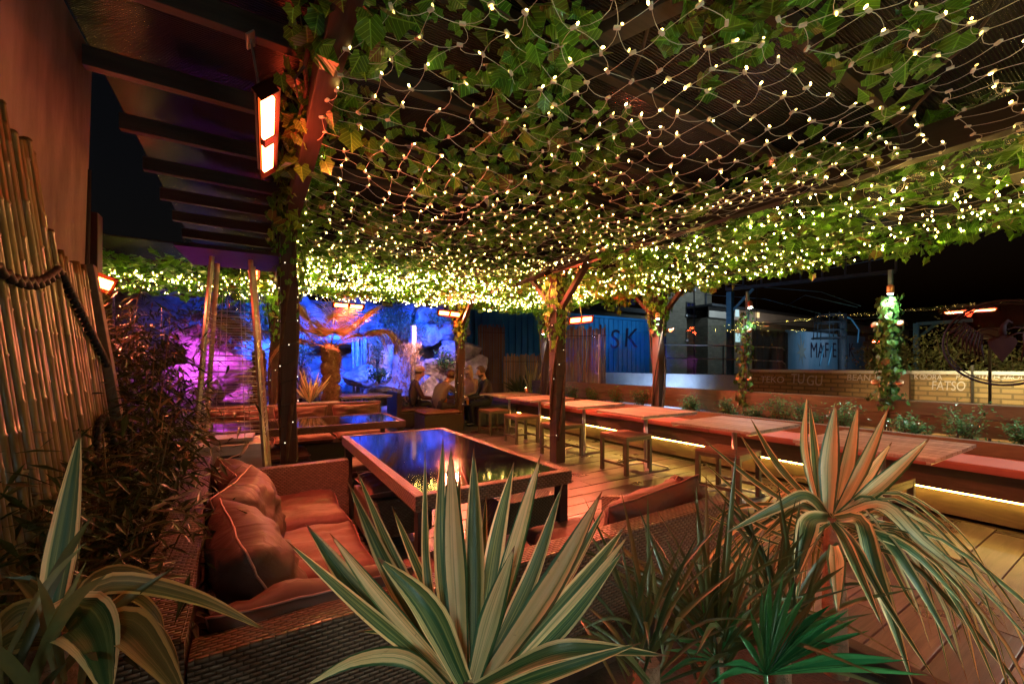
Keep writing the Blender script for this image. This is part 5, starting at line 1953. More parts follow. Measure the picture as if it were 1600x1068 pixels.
# planter with a pale yucca at the foot of the palm
p = far(484, 640, 7.3)
t = thing('planter_box', 'timber planter box behind the far sofa holding the pale yucca', 'planter', (p.x, p.y, 0))
m = MB()
m.b6(p.x - .42, p.x + .42, p.y - .2, p.y + .2, 0, .66, .008)
m.build('box', M['sleeper'], t)
m = MB()
m.b6(p.x - .44, p.x + .44, p.y - .22, p.y + .22, .662, .70, .006)
m.build('lip', M['concrete'], t)
t = thing('pale_yucca', 'small pale spiky yucca in the timber planter left of the palm', 'plant', (p.x, p.y, .70))
m = MB()
rnd = random.Random(8)
for k in range(22):
    a = rnd.uniform(0, 6.28)
    el = rnd.uniform(.6, 1.5)
    L = rnd.uniform(.35, .62)
    dr = Vector((math.cos(a) * math.cos(el), math.sin(a) * math.cos(el), math.sin(el)))
    b = Vector((p.x, p.y, .702))
    m.blade([b, b + dr * L * .5, b + dr * L], .05, CAM, .2, 8, rnd.uniform(-.4, .4), mi=1)
m.build('foliage', [M['blade'], M['blade2']], t)

# screens at the far right end
def pole_screen(a, b, zb, zt, r, label, mat, seed):
    rnd = random.Random(seed)
    a, b = Vector(a), Vector(b)
    t = thing('bamboo_screen', label, 'screen', (a + b) / 2)
    n = int((b - a).length / (r * 2.05))
    m = MB()
    for k in range(n + 1):
        p = a.lerp(b, k / n)
        m.tube([(p.x, p.y, zb), (p.x + rnd.uniform(-.01, .01), p.y, zt + rnd.uniform(-.06, .06))], r * rnd.uniform(.8, 1.1), 6)
    m.build('cane', M[mat], t)['kind'] = 'stuff'
    m = MB()
    for z in (zb + .2, zt - .2):
        m.bar((a.x, a.y - r * 1.6, z), (b.x, b.y - r * 1.6, z), .03, .012)
    m.build('rail', M['post'], t)


pole_screen(far(748, 600, 10.9), far(788, 600, 10.7), 0, 2.45, .016, 'brown reed screen right of the rocks behind the man in black', 'rust', 3)
pole_screen(far(788, 600, 10.3), far(852, 600, 9.9), 0, 1.6, .02, 'low bamboo screen glowing gold left of the vine-forked post', 'reed', 4)
pole_screen(far(870, 600, 8.2), far(946, 600, 7.25), .3, 2.2, .016, 'reed screen glowing orange under the red heater beyond the bench', 'reed', 5)
p = far(812, 640, 9.9)
spiky(Vector((p.x, p.y, .45)), 70, .4, .8, 'dark spiky plant before the low bamboo screen', 12, .03)
p = far(830, 630, 9.3)
t = thing('pale_yucca', 'upright pale yucca blades uplit beside the far bench post', 'plant', (p.x, p.y, .2))
m = MB()
for k in range(12):
    a = rnd.uniform(0, 6.28)
    el = rnd.uniform(1.0, 1.5)
    L = rnd.uniform(.5, 1.0)
    dr = Vector((math.cos(a) * math.cos(el), math.sin(a) * math.cos(el), math.sin(el)))
    b = Vector((p.x, p.y, .5))
    m.blade([b, b + dr * L * .5, b + dr * L], .06, CAM, .2, 8, rnd.uniform(-.4, .4), mi=1)
m.build('foliage', [M['blade'], M['blade2']], t)

# ------------------------------------------------------------------ people at the far table
def pillar_box(name, label, cat, c, size, mat, grp=None, pad=None, ribs=False):
    t = thing(name, label, cat, (c[0], c[1], 0), grp)
    w, d, h = size
    m = MB()
    m.b6(c[0] - w / 2, c[0] + w / 2, c[1] - d / 2, c[1] + d / 2, .02, h, .012)
    if ribs:
        x = c[0] - w / 2 + .02
        while x < c[0] + w / 2:
            m.b6(x, x + .02, c[1] - d / 2 - .012, c[1] - d / 2 - .001, .03, h - .02, .003)
            x += .045
    m.build('base', M[mat], t)
    if pad:
        pad_part(t, (c[0], c[1], h + .045), (w, d, .10), int(c[0] * 77), M[pad])
    return t


pillar_box('ottoman', 'dark cube ottoman with red pad under the man in the brown jacket', 'ottoman', (3.08, 7.80), (.78, .6, .34), 'darkrattan', None, 'seatpad')
ac = pillar_box('armchair', 'black rattan armchair under the man in the pale cap', 'armchair', (2.80, 8.75), (.72, .75, .32), 'darkrattan', None, 'cushion')
m = MB()
m.b6(2.42, 2.52, 8.37, 9.13, .021, .74, .014)
m.build('backrest', M['darkrattan'], ac)
m = MB()
m.b6(2.53, 3.15, 9.03, 9.13, .34, .62, .012)
m.build('arm', M['darkrattan'], ac)
pillar_box('ribbed_bench', 'blue-grey ribbed bench under the man in black', 'bench', (4.45, 8.02), (.95, .46, .42), 'darksteel', None, None, True)
pillar_box('ottoman', 'dark ottoman under the woman with fair hair', 'ottoman', (4.32, 8.80), (.5, .5, .36), 'darkrattan', None, 'cushion')
lt = thing('low_table', 'low dark table with drinks between the four people', 'table', (3.66, 8.32, 0))
m = MB()
m.b6(3.36, 3.96, 8.02, 8.62, .41, .45, .008)
m.build('tabletop', M['black'], lt)
for sx in (-1, 1):
    for sy in (-1, 1):
        m = MB()
        m.b6(3.66 + sx * .26 - .025, 3.66 + sx * .26 + .025, 8.32 + sy * .26 - .025, 8.32 + sy * .26 + .025, 0, .409, .003)
        m.build('leg', M['black'], lt)
for k, (x, y, lb) in enumerate(((3.85, 8.08, 'tall glass of amber drink at the right edge of the low table'), (3.66, 8.1, 'glass of amber drink in the middle of the low table'), (3.5, 8.45, 'glass of amber drink at the back of the low table'))):
    t = thing('drink_glass', lb, 'glass', (x, y, .452), 'drinks on the low table')
    m = MB()
    m.lathe((x, y, .452), [(.026, 0), (.032, .14)], 12)
    m.build('drink', M['beer'], t)
    m = MB()
    m.lathe((x, y, .592), [(.0325, .001), (.034, .04)], 12)
    m.build('glass_rim', M['cleartube'], t)


def person(c, yaw, seat, lean, coat, label, hair, arms, cap=False, female=False, beard=False, head_tilt=0.0, knee=.46):
    """seated figure grown with the Skin modifier around a posed skeleton; arms = list of (elbow, hand) in local front/left/up"""
    t = thing('person', label, 'person', (c[0], c[1], 0), 'people seated at the low table')
    f = Vector((math.cos(yaw), math.sin(yaw), 0))
    l = Vector((-f.y, f.x, 0))
    o = Vector((c[0], c[1], 0))

    def L(x, y, z):
        return o + f * x + l * y + Vector((0, 0, z))
    V, Ed, Rd, Lb = [], [], [], []

    def add(p, r, lab, par=None):
        V.append(p); Rd.append(r); Lb.append(lab)
        if par is not None:
            Ed.append((par, len(V) - 1))
        return len(V) - 1
    k = .92 if female else 1.0
    sl, cl = math.sin(lean), math.cos(lean)

    def up(h, s=0.0, fw=0.0):
        return L(sl * h + cl * fw, s, seat + .09 + cl * h - sl * fw)
    pel = add(L(0, 0, seat + .10), (.155 * k, .125 * k), 'top')
    wst = add(up(.17), (.145 * k, .115 * k), 'top', pel)
    chs = add(up(.34), (.165 * k, .125 * k), 'top', wst)
    nkb = add(up(.46), (.085, .075), 'top', chs)
    nck = add(up(.53, 0, .015), (.050, .050), 'skin', nkb)
    hb = up(.60, 0, .035 + head_tilt)
    hd0 = add(hb, (.070, .078), 'skin', nck)
    hd1 = add(up(.67, 0, .045 + head_tilt), (.080, .096), 'skin', hd0)
    hd2 = add(up(.74, 0, .035 + head_tilt), (.070, .080), 'skin', hd1)
    add(up(.645, 0, .155 + head_tilt), (.014, .014), 'skin', hd1)
    for s in (-1, 1):
        sh = add(up(.425, s * .165 * k), (.070 * k, .065 * k), 'top', chs)
        (ex, ey, ez), (hx, hy, hz) = arms[0 if s == -1 else 1]
        el = add(L(ex, ey * 1.0, ez), (.046 * k, .044 * k), 'top', sh)
        wr = add(L(ex + (hx - ex) * .86, ey + (hy - ey) * .86, ez + (hz - ez) * .86), (.030, .028), 'top', el)
        pm = add(L(hx, hy, hz), (.036, .024), 'skin', wr)
        dv = (V[pm] - V[wr]).normalized()
        sdv = dv.cross(Vector((0, 0, 1)))
        sdv = sdv.normalized() if sdv.length > .1 else l
        for q, (off, ln) in enumerate(((-.03, .055), (-.012, .075), (.008, .08), (.027, .07))):
            f1 = add(V[pm] + dv * .04 + sdv * off, (.010, .010), 'skin', pm)
            add(V[f1] + dv * ln * .6 + Vector((0, 0, -.018)), (.008, .008), 'skin', f1)
        th = add(V[pm] + dv * .015 - sdv * .045, (.011, .011), 'skin', pm)
        add(V[th] + dv * .035 - sdv * .008, (.009, .009), 'skin', th)
        hp = add(L(.07, s * .10 * k, seat + .07), (.095 * k, .090 * k), 'leg', pel)
        kn = add(L(.44, s * .13, knee), (.066, .066), 'leg', hp)
        an = add(L(.40, s * .13, .09), (.042, .042), 'leg', kn)
        hl = add(L(.39, s * .13, .05), (.045, .042), 'shoe', an)
        add(L(.56, s * .14, .035), (.040, .030), 'shoe', hl)
    me = bpy.data.meshes.new('skeleton')
    me.from_pydata([v - o for v in V], Ed, [])
    ob = bpy.data.objects.new('skeleton', me)
    col.objects.link(ob)
    md = ob.modifiers.new('Skin', 'SKIN')
    if not me.skin_vertices:
        bpy.context.view_layer.objects.active = ob
    md.use_smooth_shade = True
    sv = me.skin_vertices[0].data
    for i, r in enumerate(Rd):
        sv[i].radius = r if isinstance(r, tuple) else (r, r)
    sv[0].use_root = True
    sub = ob.modifiers.new('Sub', 'SUBSURF')
    sub.levels = sub.render_levels = 2
    dg = bpy.context.evaluated_depsgraph_get()
    bm2 = bpy.data.meshes.new_from_object(ob.evaluated_get(dg))
    bpy.data.objects.remove(ob)
    for mt in (coat, 'skin', 'jeans', 'black'):
        bm2.materials.append(M[mt])
    li = {'top': 0, 'skin': 1, 'leg': 2, 'shoe': 3}
    for p in bm2.polygons:
        best, bl = 1e9, 'top'
        for (a, b) in Ed:
            A, B = V[a] - o, V[b] - o
            tt = max(0, min(1, (p.center - A).dot(B - A) / max(1e-9, (B - A).length_squared)))
            d = (p.center - A.lerp(B, tt)).length
            if d < best:
                best, bl = d, (Lb[b] if tt > .45 or Lb[a] != 'top' or Lb[b] == 'top' else Lb[a])
        p.material_index = li[bl]
        p.use_smooth = True
    body = bpy.data.objects.new('body', bm2)
    col.objects.link(body)
    body.parent = t
    hc = up(.69, 0, .035 + head_tilt)
    # hair: a shell over the crown and back
    m = MB()
    rnd = random.Random(int(c[0] * 100))
    N1, N2 = 18, 12
    o_ = len(m.v)
    for i in range(N1):
        for j in range(N2 + 1):
            a = 2 * math.pi * i / N1
            b = math.pi * .62 * j / N2
            front = math.cos(a)
            if front > .3:
                b *= .62
            d = f * math.cos(a) * math.sin(b) * .108 + l * math.sin(a) * math.sin(b) * .092 + Vector((0, 0, math.cos(b) * .118))
            if female and front < .4 and j > 5:
                d = d + Vector((0, 0, -.030 * (j - 5))) * (1.0 if front < 0 else .8)
            d *= 1 + .06 * nz(d.x * 30, d.y * 30, d.z * 30 + c[0])
            m.v.append(hc + d + Vector((0, 0, .0)))
    for i in range(N1):
        for j in range(N2):
            i2 = (i + 1) % N1
            m.face((o_ + i * (N2 + 1) + j, o_ + i * (N2 + 1) + j + 1, o_ + i2 * (N2 + 1) + j + 1, o_ + i2 * (N2 + 1) + j), None, True)
    m.build('hair', M[hair], t)
    for s in (-1, 1):
        m = MB()
        m.lathe(up(.685, s * .032, .118 + head_tilt), [(.002, -.009), (.010, 0), (.002, .009)], 8)
        m.build('eye', M['black'], t)
    m = MB()
    m.tube([up(.605, -.024, .108 + head_tilt), up(.603, 0, .118 + head_tilt), up(.605, .024, .108 + head_tilt)], .006, 6)
    m.build('mouth', M['coat_rust'], t)
    if beard:
        m = MB()
        m.lathe(up(.585, 0, .055 + head_tilt), [(.03, -.045), (.062, -.02), (.072, .02), (.055, .035)], 12)
        m.build('beard', M['beard'], t)
    if cap:
        m = MB()
        m.lathe(hc + Vector((0, 0, .01)), [(.112, 0), (.116, .03), (.10, .085), (.06, .118), (.01, .128)], 18)
        pts = []
        for i in range(9):
            a = -1.1 + 2.2 * i / 8
            pts.append(hc + f * (.10 + .085 * math.cos(a * .8)) + l * math.sin(a) * .09 + Vector((0, 0, .012)))
        base = [hc + f * .06 + l * math.sin(-1.1 + 2.2 * i / 8) * .09 + Vector((0, 0, .02)) for i in range(9)]
        top = [p + Vector((0, 0, .008)) for p in pts]
        btop = [p + Vector((0, 0, .008)) for p in base]
        n = 9
        vs = base + pts + btop + top
        fs = []
        for i in range(8):
            fs += [(i, i + 1, n + i + 1, n + i), (2 * n + i, 3 * n + i, 3 * n + i + 1, 2 * n + i + 1), (n + i, n + i + 1, 3 * n + i + 1, 3 * n + i)]
        m.add(vs, fs)
        m.build('cap', M['cap'], t)
    return t


ya = lambda x, y: math.atan2(y, x)
person((3.02, 7.80), ya(.95, .25), .42, R(30), 'coat_brown', 'man in brown jacket leaning forward on the dark cube with hand to face', 'hair',
       [((.50, -.20, .66), (.52, -.08, .96)), ((.48, .20, .62), (.66, .10, .66))], head_tilt=.01)
person((2.82, 8.75), ya(1, -.25), .40, R(14), 'coat_rust', 'man in pale cap sitting in the armchair behind the man in the brown jacket', 'hair',
       [((.24, -.25, .60), (.48, -.10, .58)), ((.24, .25, .60), (.48, .10, .58))], cap=True)
person((4.32, 8.82), ya(-1, -.55), .42, R(8), 'coat_tan', 'woman with fair hair and tan top beside the man in black', 'blond',
       [((.20, -.24, .66), (.42, -.06, .62)), ((.20, .24, .66), (.42, .06, .60))], female=True)
person((4.36, 7.98), ya(-1, .28), .43, R(16), 'coat_dark', 'bearded man in black jacket sitting on the ribbed bench, facing left', 'hair',
       [((.26, -.24, .64), (.52, -.10, .60)), ((.26, .24, .64), (.50, .06, .58))], beard=True)

# ------------------------------------------------------------------ the railway side beyond the glass
def text(parent, body, loc, rot, size, mat, extrude=.004, shear=0.0, name='graffiti_tag', sx=1.0):
    d = bpy.data.curves.new(name, 'FONT')
    d.body = body
    d.size = size
    d.extrude = extrude
    d.shear = shear
    d.align_x = 'CENTER'
    d.align_y = 'CENTER'
    d.materials.append(M[mat])
    tmp = bpy.data.objects.new(name, d)
    col.objects.link(tmp)
    dg = bpy.context.evaluated_depsgraph_get()
    me = bpy.data.meshes.new_from_object(tmp.evaluated_get(dg))
    bpy.data.objects.remove(tmp)
    if not me.materials:
        me.materials.append(M[mat])
    o = bpy.data.objects.new(name, me)
    col.objects.link(o)
    o.location = Vector(loc) - origin(parent)
    o.rotation_euler = rot
    o.scale = (sx, 1, 1)
    o.parent = parent
    return o


RX = (R(90), 0, R(-90))            # faces -X
RY = (R(90), 0, 0)                 # faces -Y
bw = thing('graffiti_wall', 'yellow brick wall with white graffiti tags lit warm at the right beyond the glass', 'wall', (10, 2, 0))
m = MB()
m.b6(10, 10.25, -3, 5.6, -2, 1.14)
m.build('brickwork', M['ybrick'], bw)
m = MB()
m.b6(9.96, 10.29, -3, 5.6, 1.143, 1.20, .01)
m.build('coping', M['concrete'], bw)
for y in (4.55, 3.0 + .02, 1.9, .7):
    pass
m = MB()
m.b6(9.90, 9.997, 2.62, 2.86, -2, 1.14)
m.build('pilaster', M['rust'], bw)
for y in (1.86, 1.28):
    m = MB()
    m.b6(9.95, 9.997, y - .015, y + .015, -2, 1.3)
    m.build('conduit', M['black'], bw)
for body, u, v, s, sx in (('SORA', 1456, 589, .13, .75), ('FATSO', 1481, 603, .22, .62), ('PZSA', 1507, 589, .12, .75), ('REPTEKO', 1419, 588, .13, .85), ('BEAN', 1341, 590, .17, .9), ('BEM', 1377, 590, .15, .8), ('MEGA', 1560, 589, .12, .9), ('COOL', 1579, 589, .11, .9), ('TU', 1246, 592, .30, .7), ('GU', 1272, 595, .30, .7), ('NOT', 1526, 588, .09, .9)):
    l = (u - 800) / FPX
    d = 9.99 / (S_ + l * C_)
    p = at(u, v, d)
    text(bw, body, (9.992, p.y, p.z), RX, s, 'tagpaint', .002, .1, sx=sx)
p = at(1206, 593, 9.99 / (S_ + (406 / FPX) * C_))
text(bw, 'TEKO', (9.992, p.y, p.z), RX, .2, 'tagpaint', .002, .1)
m = MB()
m.b6(12, 12.3, 6.2, 13.5, -2, 1.0)
o = m.build('retaining_wall', M['concrete'], loc=(12, 10, 0))
tag(o, 'pale blue-lit retaining wall beyond the glass under the railings', 'wall')
# hedge behind the brick wall
for k, (y, z, s) in enumerate(((3.3, 1.35, .7), (2.5, 1.5, .8), (1.6, 1.25, .7), (.7, 1.45, .8), (-.2, 1.3, .8))):
    leafy_bush((11.3, y, z), (.6, s, .62), 1500, ('leftmost bush over the graffiti wall beside the bright ivy', 'bush rising above the wall left of the emblem', 'bush behind the left wing of the emblem', 'bush behind the body of the emblem', 'bush over the wall at the right frame edge')[k], 40 + k, 'hangleaf', (.05, .1), 'wall_bush', 'bush')
# blue container with its tag
ct = thing('shipping_container', 'bright blue ribbed shipping container with dark SK graffiti', 'container', (12, 14.6, 0))
m = MB()
m.b6(6.6, 16.7, 14.1, 16.4, .6, 3.55)
x = 6.7
while x < 16.6:
    m.b6(x, x + .16, 14.05, 14.097, .72, 3.42, .012)
    x += .30
m.b6(6.6, 16.7, 14.03, 14.096, .6, .7); m.b6(6.6, 16.7, 14.03, 14.096, 3.45, 3.55)
m.build('box', M['contain'], ct)
for body, u, v, s in (('S', 960, 531, 1.25), ('K', 985, 529, 1.3)):
    p = far(u, v, 14.04)
    text(ct, body, (p.x, 14.035, p.z), RY, s, 'darkpaint', .003, .1, sx=1.15)
# stock brick building
p0, p1 = far(1041, 500, 22), far(1112, 500, 22)
bb = thing('brick_building', 'tall old brick building with blue dark windows and one lit window', 'building', (p0.x, 22, 0))
m = MB()
m.b6(p0.x, p1.x, 22, 27, -2, 12)
m.build('wall', M['tbrick'], bb)
for (u0, u1, v0, v1, mt, lb) in ((1071, 1085, 430, 449, 'darkpane', 'dark blue upper window'), (1072, 1086, 473, 491, 'darkpane', 'dark blue middle window'), (1072, 1084, 515, 530, 'litpane', 'window glowing warm yellow')):
    a, b = far(u0, v1, 21.95), far(u1, v0, 21.95)
    m = MB()
    fw = .09
    m.b6(a.x, b.x, 21.9, 21.997, a.z, a.z + fw); m.b6(a.x, b.x, 21.9, 21.997, b.z - fw, b.z)
    m.b6(a.x, a.x + fw, 21.9, 21.997, a.z + fw, b.z - fw); m.b6(b.x - fw, b.x, 21.9, 21.997, a.z + fw, b.z - fw)
    mx_ = (a.x + b.x) / 2
    m.b6(mx_ - .03, mx_ + .03, 21.91, 21.96, a.z + fw, b.z - fw); m.b6(a.x + fw, b.x - fw, 21.915, 21.955, (a.z + b.z) / 2 - .03, (a.z + b.z) / 2 + .03)
    w = m.build('window', M['darksteel'], bb)
    w['label'] = lb
    m = MB()
    m.b6(a.x + fw + .002, b.x - fw - .002, 21.97, 21.99, a.z + fw + .002, b.z - fw - .002)
    m.build('pane', M[mt], w)
    m = MB()
    m.b6(a.x - .1, b.x + .1, 21.86, 21.997, a.z - .16, a.z - .003)
    m.build('sill', M['concrete'], w)
m = MB()
q = far(1103, 500, 21.9)
m.tube([(q.x, 21.9, -2), (q.x, 21.9, 12)], .09, 8)
m.build('drain_pipe', M['darksteel'], bb)
a, b = far(905, 455, 23), far(1036, 455, 23)
wg = thing('warehouse', 'low yellow brick warehouse with a dark window above the container', 'building', (a.x, 23, 0))
m = MB()
m.b6(a.x, p0.x - .05, 23, 27, -2, 5.4)
m.build('wall', M['tbrick'], wg)
m = MB()
m.b6(a.x - .3, p0.x - .06, 22.7, 27.3, 5.403, 5.75, .03)
m.build('roof', M['darksteel'], wg)
a2, b2 = far(981, 476, 22.95), far(992, 465, 22.95)
m = MB()
m.b6(a2.x, b2.x, 22.93, 22.997, a2.z, b2.z, .01)
m.build('window', M['darkpane'], wg)
# long station shed
s0, s1 = far(1108, 500, 20), far(1420, 500, 20)
sh = thing('station_shed', 'long low station shed with pale cladding and small lit windows', 'building', (s0.x, 20, 0))
m = MB()
m.b6(s0.x, s1.x, 20.1, 25, -2, 5.1)
m.build('wall', M['tbrick'], sh)
m = MB()
m.b6(s0.x, s1.x, 19.98, 20.097, 5.1, 5.95, .02)
m.build('cladding', M['ledge'], sh)
m = MB()
m.b6(s0.x - .2, s1.x, 19.6, 25.2, 5.953, 6.15, .03)
m.build('roof', M['darksteel'], sh)
for u, v, w, h, mt in ((1152, 488, .5, .7, 'coolpane'), (1184, 492, .5, .45, 'litpane'), (1154, 527, .45, .75, 'coolpane'), (1161, 525, .25, .3, 'coolpane')):
    p = far(u, v, 19.95)
    m = MB()
    m.b6(p.x - w / 2, p.x + w / 2, 19.93, 19.975 if v < 500 else 20.09, p.z - h / 2, p.z + h / 2, .01)
    m.build('lit_window', M[mt], sh)
# brown sheet fence and mural hoarding
a, b = far(1178, 520, 12), far(1229, 520, 12)
f1 = MB()
f1.b6(a.x, b.x, 12.0, 12.1, -2, 3.2)
x = a.x + .1
while x < b.x - .2:
    f1.b6(x, x + .3, 11.93, 11.997, -1.9, 3.12, .02)
    x += .75
o = f1.build('sheet_fence', M['rust'], loc=(a.x, 12, 0))
tag(o, 'brown ribbed sheet-steel fence left of the pale mural', 'fence')
mw = thing('mural_hoarding', 'pale blue mural hoarding with dark MAFERIK lettering and a pale star', 'hoarding', (b.x, 12, 0))
e = far(1352, 520, 12)
m = MB()
m.b6(b.x + .1, e.x, 12, 12.12, 1.0, 3.3, .01)
m.build('panel', M['mural'], mw)
for ch, u in zip('MAFERIK', (1272, 1283, 1292, 1304, 1314, 1323, 1330)):
    p = far(u, 548, 11.98)
    text(mw, ch, (p.x, 11.985, p.z), RY, 1.35, 'darkpaint', .003, 0, sx=.95)
p = far(1253, 548, 11.98)
m = MB()
vs = []
for k in range(16):
    a_ = k * math.pi / 8 + .2
    r = (.85 if k % 2 == 0 else .32) * (1.25 if k in (4,) else 1)
    vs.append(Vector((p.x + math.cos(a_) * r * .75, 11.99, p.z + math.sin(a_) * r)))
m.add(vs + [v - Vector((0, .004, 0)) for v in vs], [tuple(range(16, 32))] + [(i, (i + 1) % 16, (i + 1) % 16 + 16, i + 16) for i in range(16)])
m.build('painted_star', M['ledge'], mw)
dk = far(1229, 560, 11.5)
m = MB()
m.b6(12.6, e.x + 8, 10.6, 10.9, -2, .9)
o = m.build('low_yard_wall', M['darksteel'], loc=(dk.x, 10.7, 0))
tag(o, 'low dark wall in shadow below the mural and railings', 'wall')
# railings
rl = thing('yard_railing', 'thin steel railing with two rails running in front of the dark yard', 'railing', at(1130, 560, 15))
for v in (539, 560):
    m = MB()
    m.tube([at(1032, v - 1, 16), at(1130, v + 1, 15), at(1222, v + 4, 14), at(1226, v + 8, 14)], .022, 6)
    m.build('rail', M['steel'], rl)
for u in (1040, 1085, 1130, 1178, 1225):
    m = MB()
    d = 16 - (u - 1032) / 97
    m.tube([at(u, 539, d), at(u, 600, d)], .02, 6)
    m.build('stanchion', M['darksteel'], rl)
# overhead line gantry
gt = thing('rail_gantry', 'dark steel railway gantry with blue-lit post and diagonal brace', 'gantry', at(1141, 600, 16))
m = MB()
m.bar(at(1141, 456, 16), at(1141, 680, 16), .20, .20)
m.build('post', M['bluelit'], gt)
m = MB()
m.bar(at(1143, 487, 16), at(1177, 451, 15.6), .09, .09)
m.build('brace', M['bluelit'], gt)
m = MB()
a, b = at(1135, 452, 16), at(1400, 424, 12.5)
m.bar(a, b, .22, .10)
a2, b2 = a + Vector((0, 0, .5)), b + Vector((0, 0, .5))
m.bar(a2, b2, .08, .06)
for k in range(9):
    f = k / 8
    m.bar(a.lerp(b, f), a2.lerp(b2, f), .07, .05)
m.build('truss', M['darksteel'], gt)
for q in ([(1100, 440, 20), (1200, 449, 18), (1283, 456, 16), (1345, 478, 15)], [(1100, 460, 20), (1195, 467, 17), (1282, 490, 15)], [(1228, 478, 17), (1258, 461, 16), (1340, 480, 15)], [(1100, 435, 22), (1290, 420, 18), (1390, 402, 15)], [(1150, 508, 17), (1300, 500, 15), (1380, 496, 13)]):
    m = MB()
    m.tube([at(*x) for x in q], .014, 5)
    m.build('wire', M['bluelit'] if q[0][1] < 500 else M['darksteel'], gt)
g2 = thing('yard_steelwork', 'grey steel stand with diagonal brace right of the bright ivy', 'steelwork', at(1432, 600, 14))
m = MB()
m.bar(at(1432, 505, 14), at(1432, 620, 14), .14, .14)
m.bar(at(1432, 506, 14), at(1520, 500, 13), .10, .10)
m.bar(at(1434, 528, 14), at(1462, 506, 13.8), .08, .08)
m.build('braced_post', M['bluelit'], g2)
# signal ladder and drum platform
sl = thing('ladder_platform', 'dark signal ladder with hooped platform and two blue-lit ladder rails', 'ladder', at(1300, 600, 17))
m = MB()
m.tube([at(1316, 490, 17), at(1317, 640, 17)], .16, 10)
m.build('column', M['darksteel'], sl)
m = MB()
for q in range(4):
    c = at(1294, 528 - q * 12, 17)
    r = .55 - .05 * q
    m.tube([c + Vector((math.cos(k / 10 * 6.283) * r, math.sin(k / 10 * 6.283) * r, 0)) for k in range(11)], .03, 6, cap=False)
for k in range(7):
    a = k * .9
    m.tube([at(1294, 530, 17) + Vector((.5 * math.cos(a), .5 * math.sin(a), 0)), at(1294, 488, 17) + Vector((.42 * math.cos(a), .42 * math.sin(a), 0))], .02, 5)
m.build('hoop_cage', M['darksteel'], sl)
for u in (1281, 1294):
    m = MB()
    m.tube([at(u + 6, 540, 16.8), at(u, 571, 16.6)], .03, 6)
    m.build('ladder_rail', M['bluelit'], sl)
m = MB()
m.tube([at(1318, 493, 17) , at(1330, 498, 17), at(1342, 515, 17), at(1340, 535, 17)], .03, 6)
m.build('handrail', M['bluelit'], sl)

# ------------------------------------------------------------------ small lamps that light the place, seen and added
def spotlight(pos, to, color, power, label, lens='spotlens', r=.035, angle=75, body='copper', grp='small spot lamps', visible_lens=True):
    pos, to = Vector(pos), Vector(to)
    t = thing('spot_lamp', label, 'lamp', pos, grp)
    d = (to - pos).normalized()
    m = MB()
    m.lathe(pos, [(r * .5, -.09), (r * .95, -.07), (r, -.01), (r, .012)], 14, ax=d)
    m.build('hood', M[body], t)
    if visible_lens:
        m = MB()
        m.lathe(pos, [(r * .8, .013), (r * .5, .022)], 12, ax=d)
        m.build('lens', M[lens], t)
    lamp('spot_light', 'SPOT', pos + d * .03, color, power, t, .03, to, angle, .7)
    return t


spotlight((6.20, 1.80, 2.13), (6.30, 1.86, .8), (.75, 1, .88), 95, 'copper lamp shining cool white down the bright green ivy', angle=110)
spotlight((6.22, .22, 2.12), (5.9, .7, .5), (.75, 1, .9), 130, 'unseen copper lamp added on the glass post just beyond the right frame edge', angle=130)  # added out of view to light the planter shrubs and glass
spotlight((6.22, 3.40, 2.16), (5.9, 3.1, .5), (.75, 1, .95), 48, 'copper lamp high on the dim ivy post', angle=130)
spotlight((5.55, 4.52, 2.06), (5.70, 4.62, .6), (.86, .95, 1), 75, 'small lamp at the top of the lit eave post behind the bench', angle=70)
spotlight((5.56, 7.70, 2.02), (5.70, 7.82, .6), (.75, .85, 1), 30, 'small lamp high on the thick post at the far end of the bench', angle=70)
p = at(822, 607, 9.0)
spotlight(p, p + Vector((-.05, .5, 1.0)), (1, .66, .30), 60, 'warm uplight glowing at the far end of the bench', 'warmlens', .04, 110)
for k, (y, z) in enumerate(((1.74, 1.78), (1.97, 1.78), (1.74, 1.10), (1.97, 1.10), (3.45, 1.82), (3.62, 1.82), (3.45, 1.10), (3.62, 1.10))):
    t = thing('copper_cup', 'little copper cup clipped ' + ('left' if k % 2 else 'right') + ' of the ' + ('bright' if k < 4 else 'dim') + ' ivy post, ' + ('upper' if k % 4 < 2 else 'lower') + ' one', 'cup', (6.28, y, z), 'copper cups on the ivy posts')
    m = MB()
    m.lathe((6.28, y, z), [(.028, -.03), (.036, 0), (.036, .006), (.012, .008)], 12, ax=(-.8, 0, .6))
    m.build('cup', M['copper'], t)
    m = MB()
    m.bar((6.30, y, z - .01), (6.35, y, z - .03), .008)
    m.build('clip', M['black'], t)


def flood(pos, to, color, power, label, angle=95, lens='bluelens'):
    pos, to = Vector(pos), Vector(to)
    t = thing('floodlight', label, 'floodlight', pos, 'floodlights')
    d = (to - pos).normalized()
    q = d.to_track_quat('Z', 'Y').to_matrix()
    m = MB()
    m.box(pos - d * .03, (.20, .15, .06), mat=q, bev=.008)
    m.build('case', M['black'], t)
    m = MB()
    m.box(pos + d * .004, (.16, .11, .006), mat=q, bev=.001)
    m.build('lens', M[lens], t)
    m = MB()
    if 8.0 < pos.y < 9.0 and pos.x < 5 and pos.z > 2:
        m.bar(pos - d * .06, (pos.x, 7.95, 2.70), .025, .025)
    else:
        zg = .0 if pos.x < 5 else -2.0
        m.bar((pos - d * .05), (pos.x - d.x * .05, pos.y - d.y * .05, zg), .03, .03)
    m.build('stand', M['black'], t)
    lamp('flood_light', 'SPOT', pos + d * .03, color, power, t, .06, to, angle, .8)


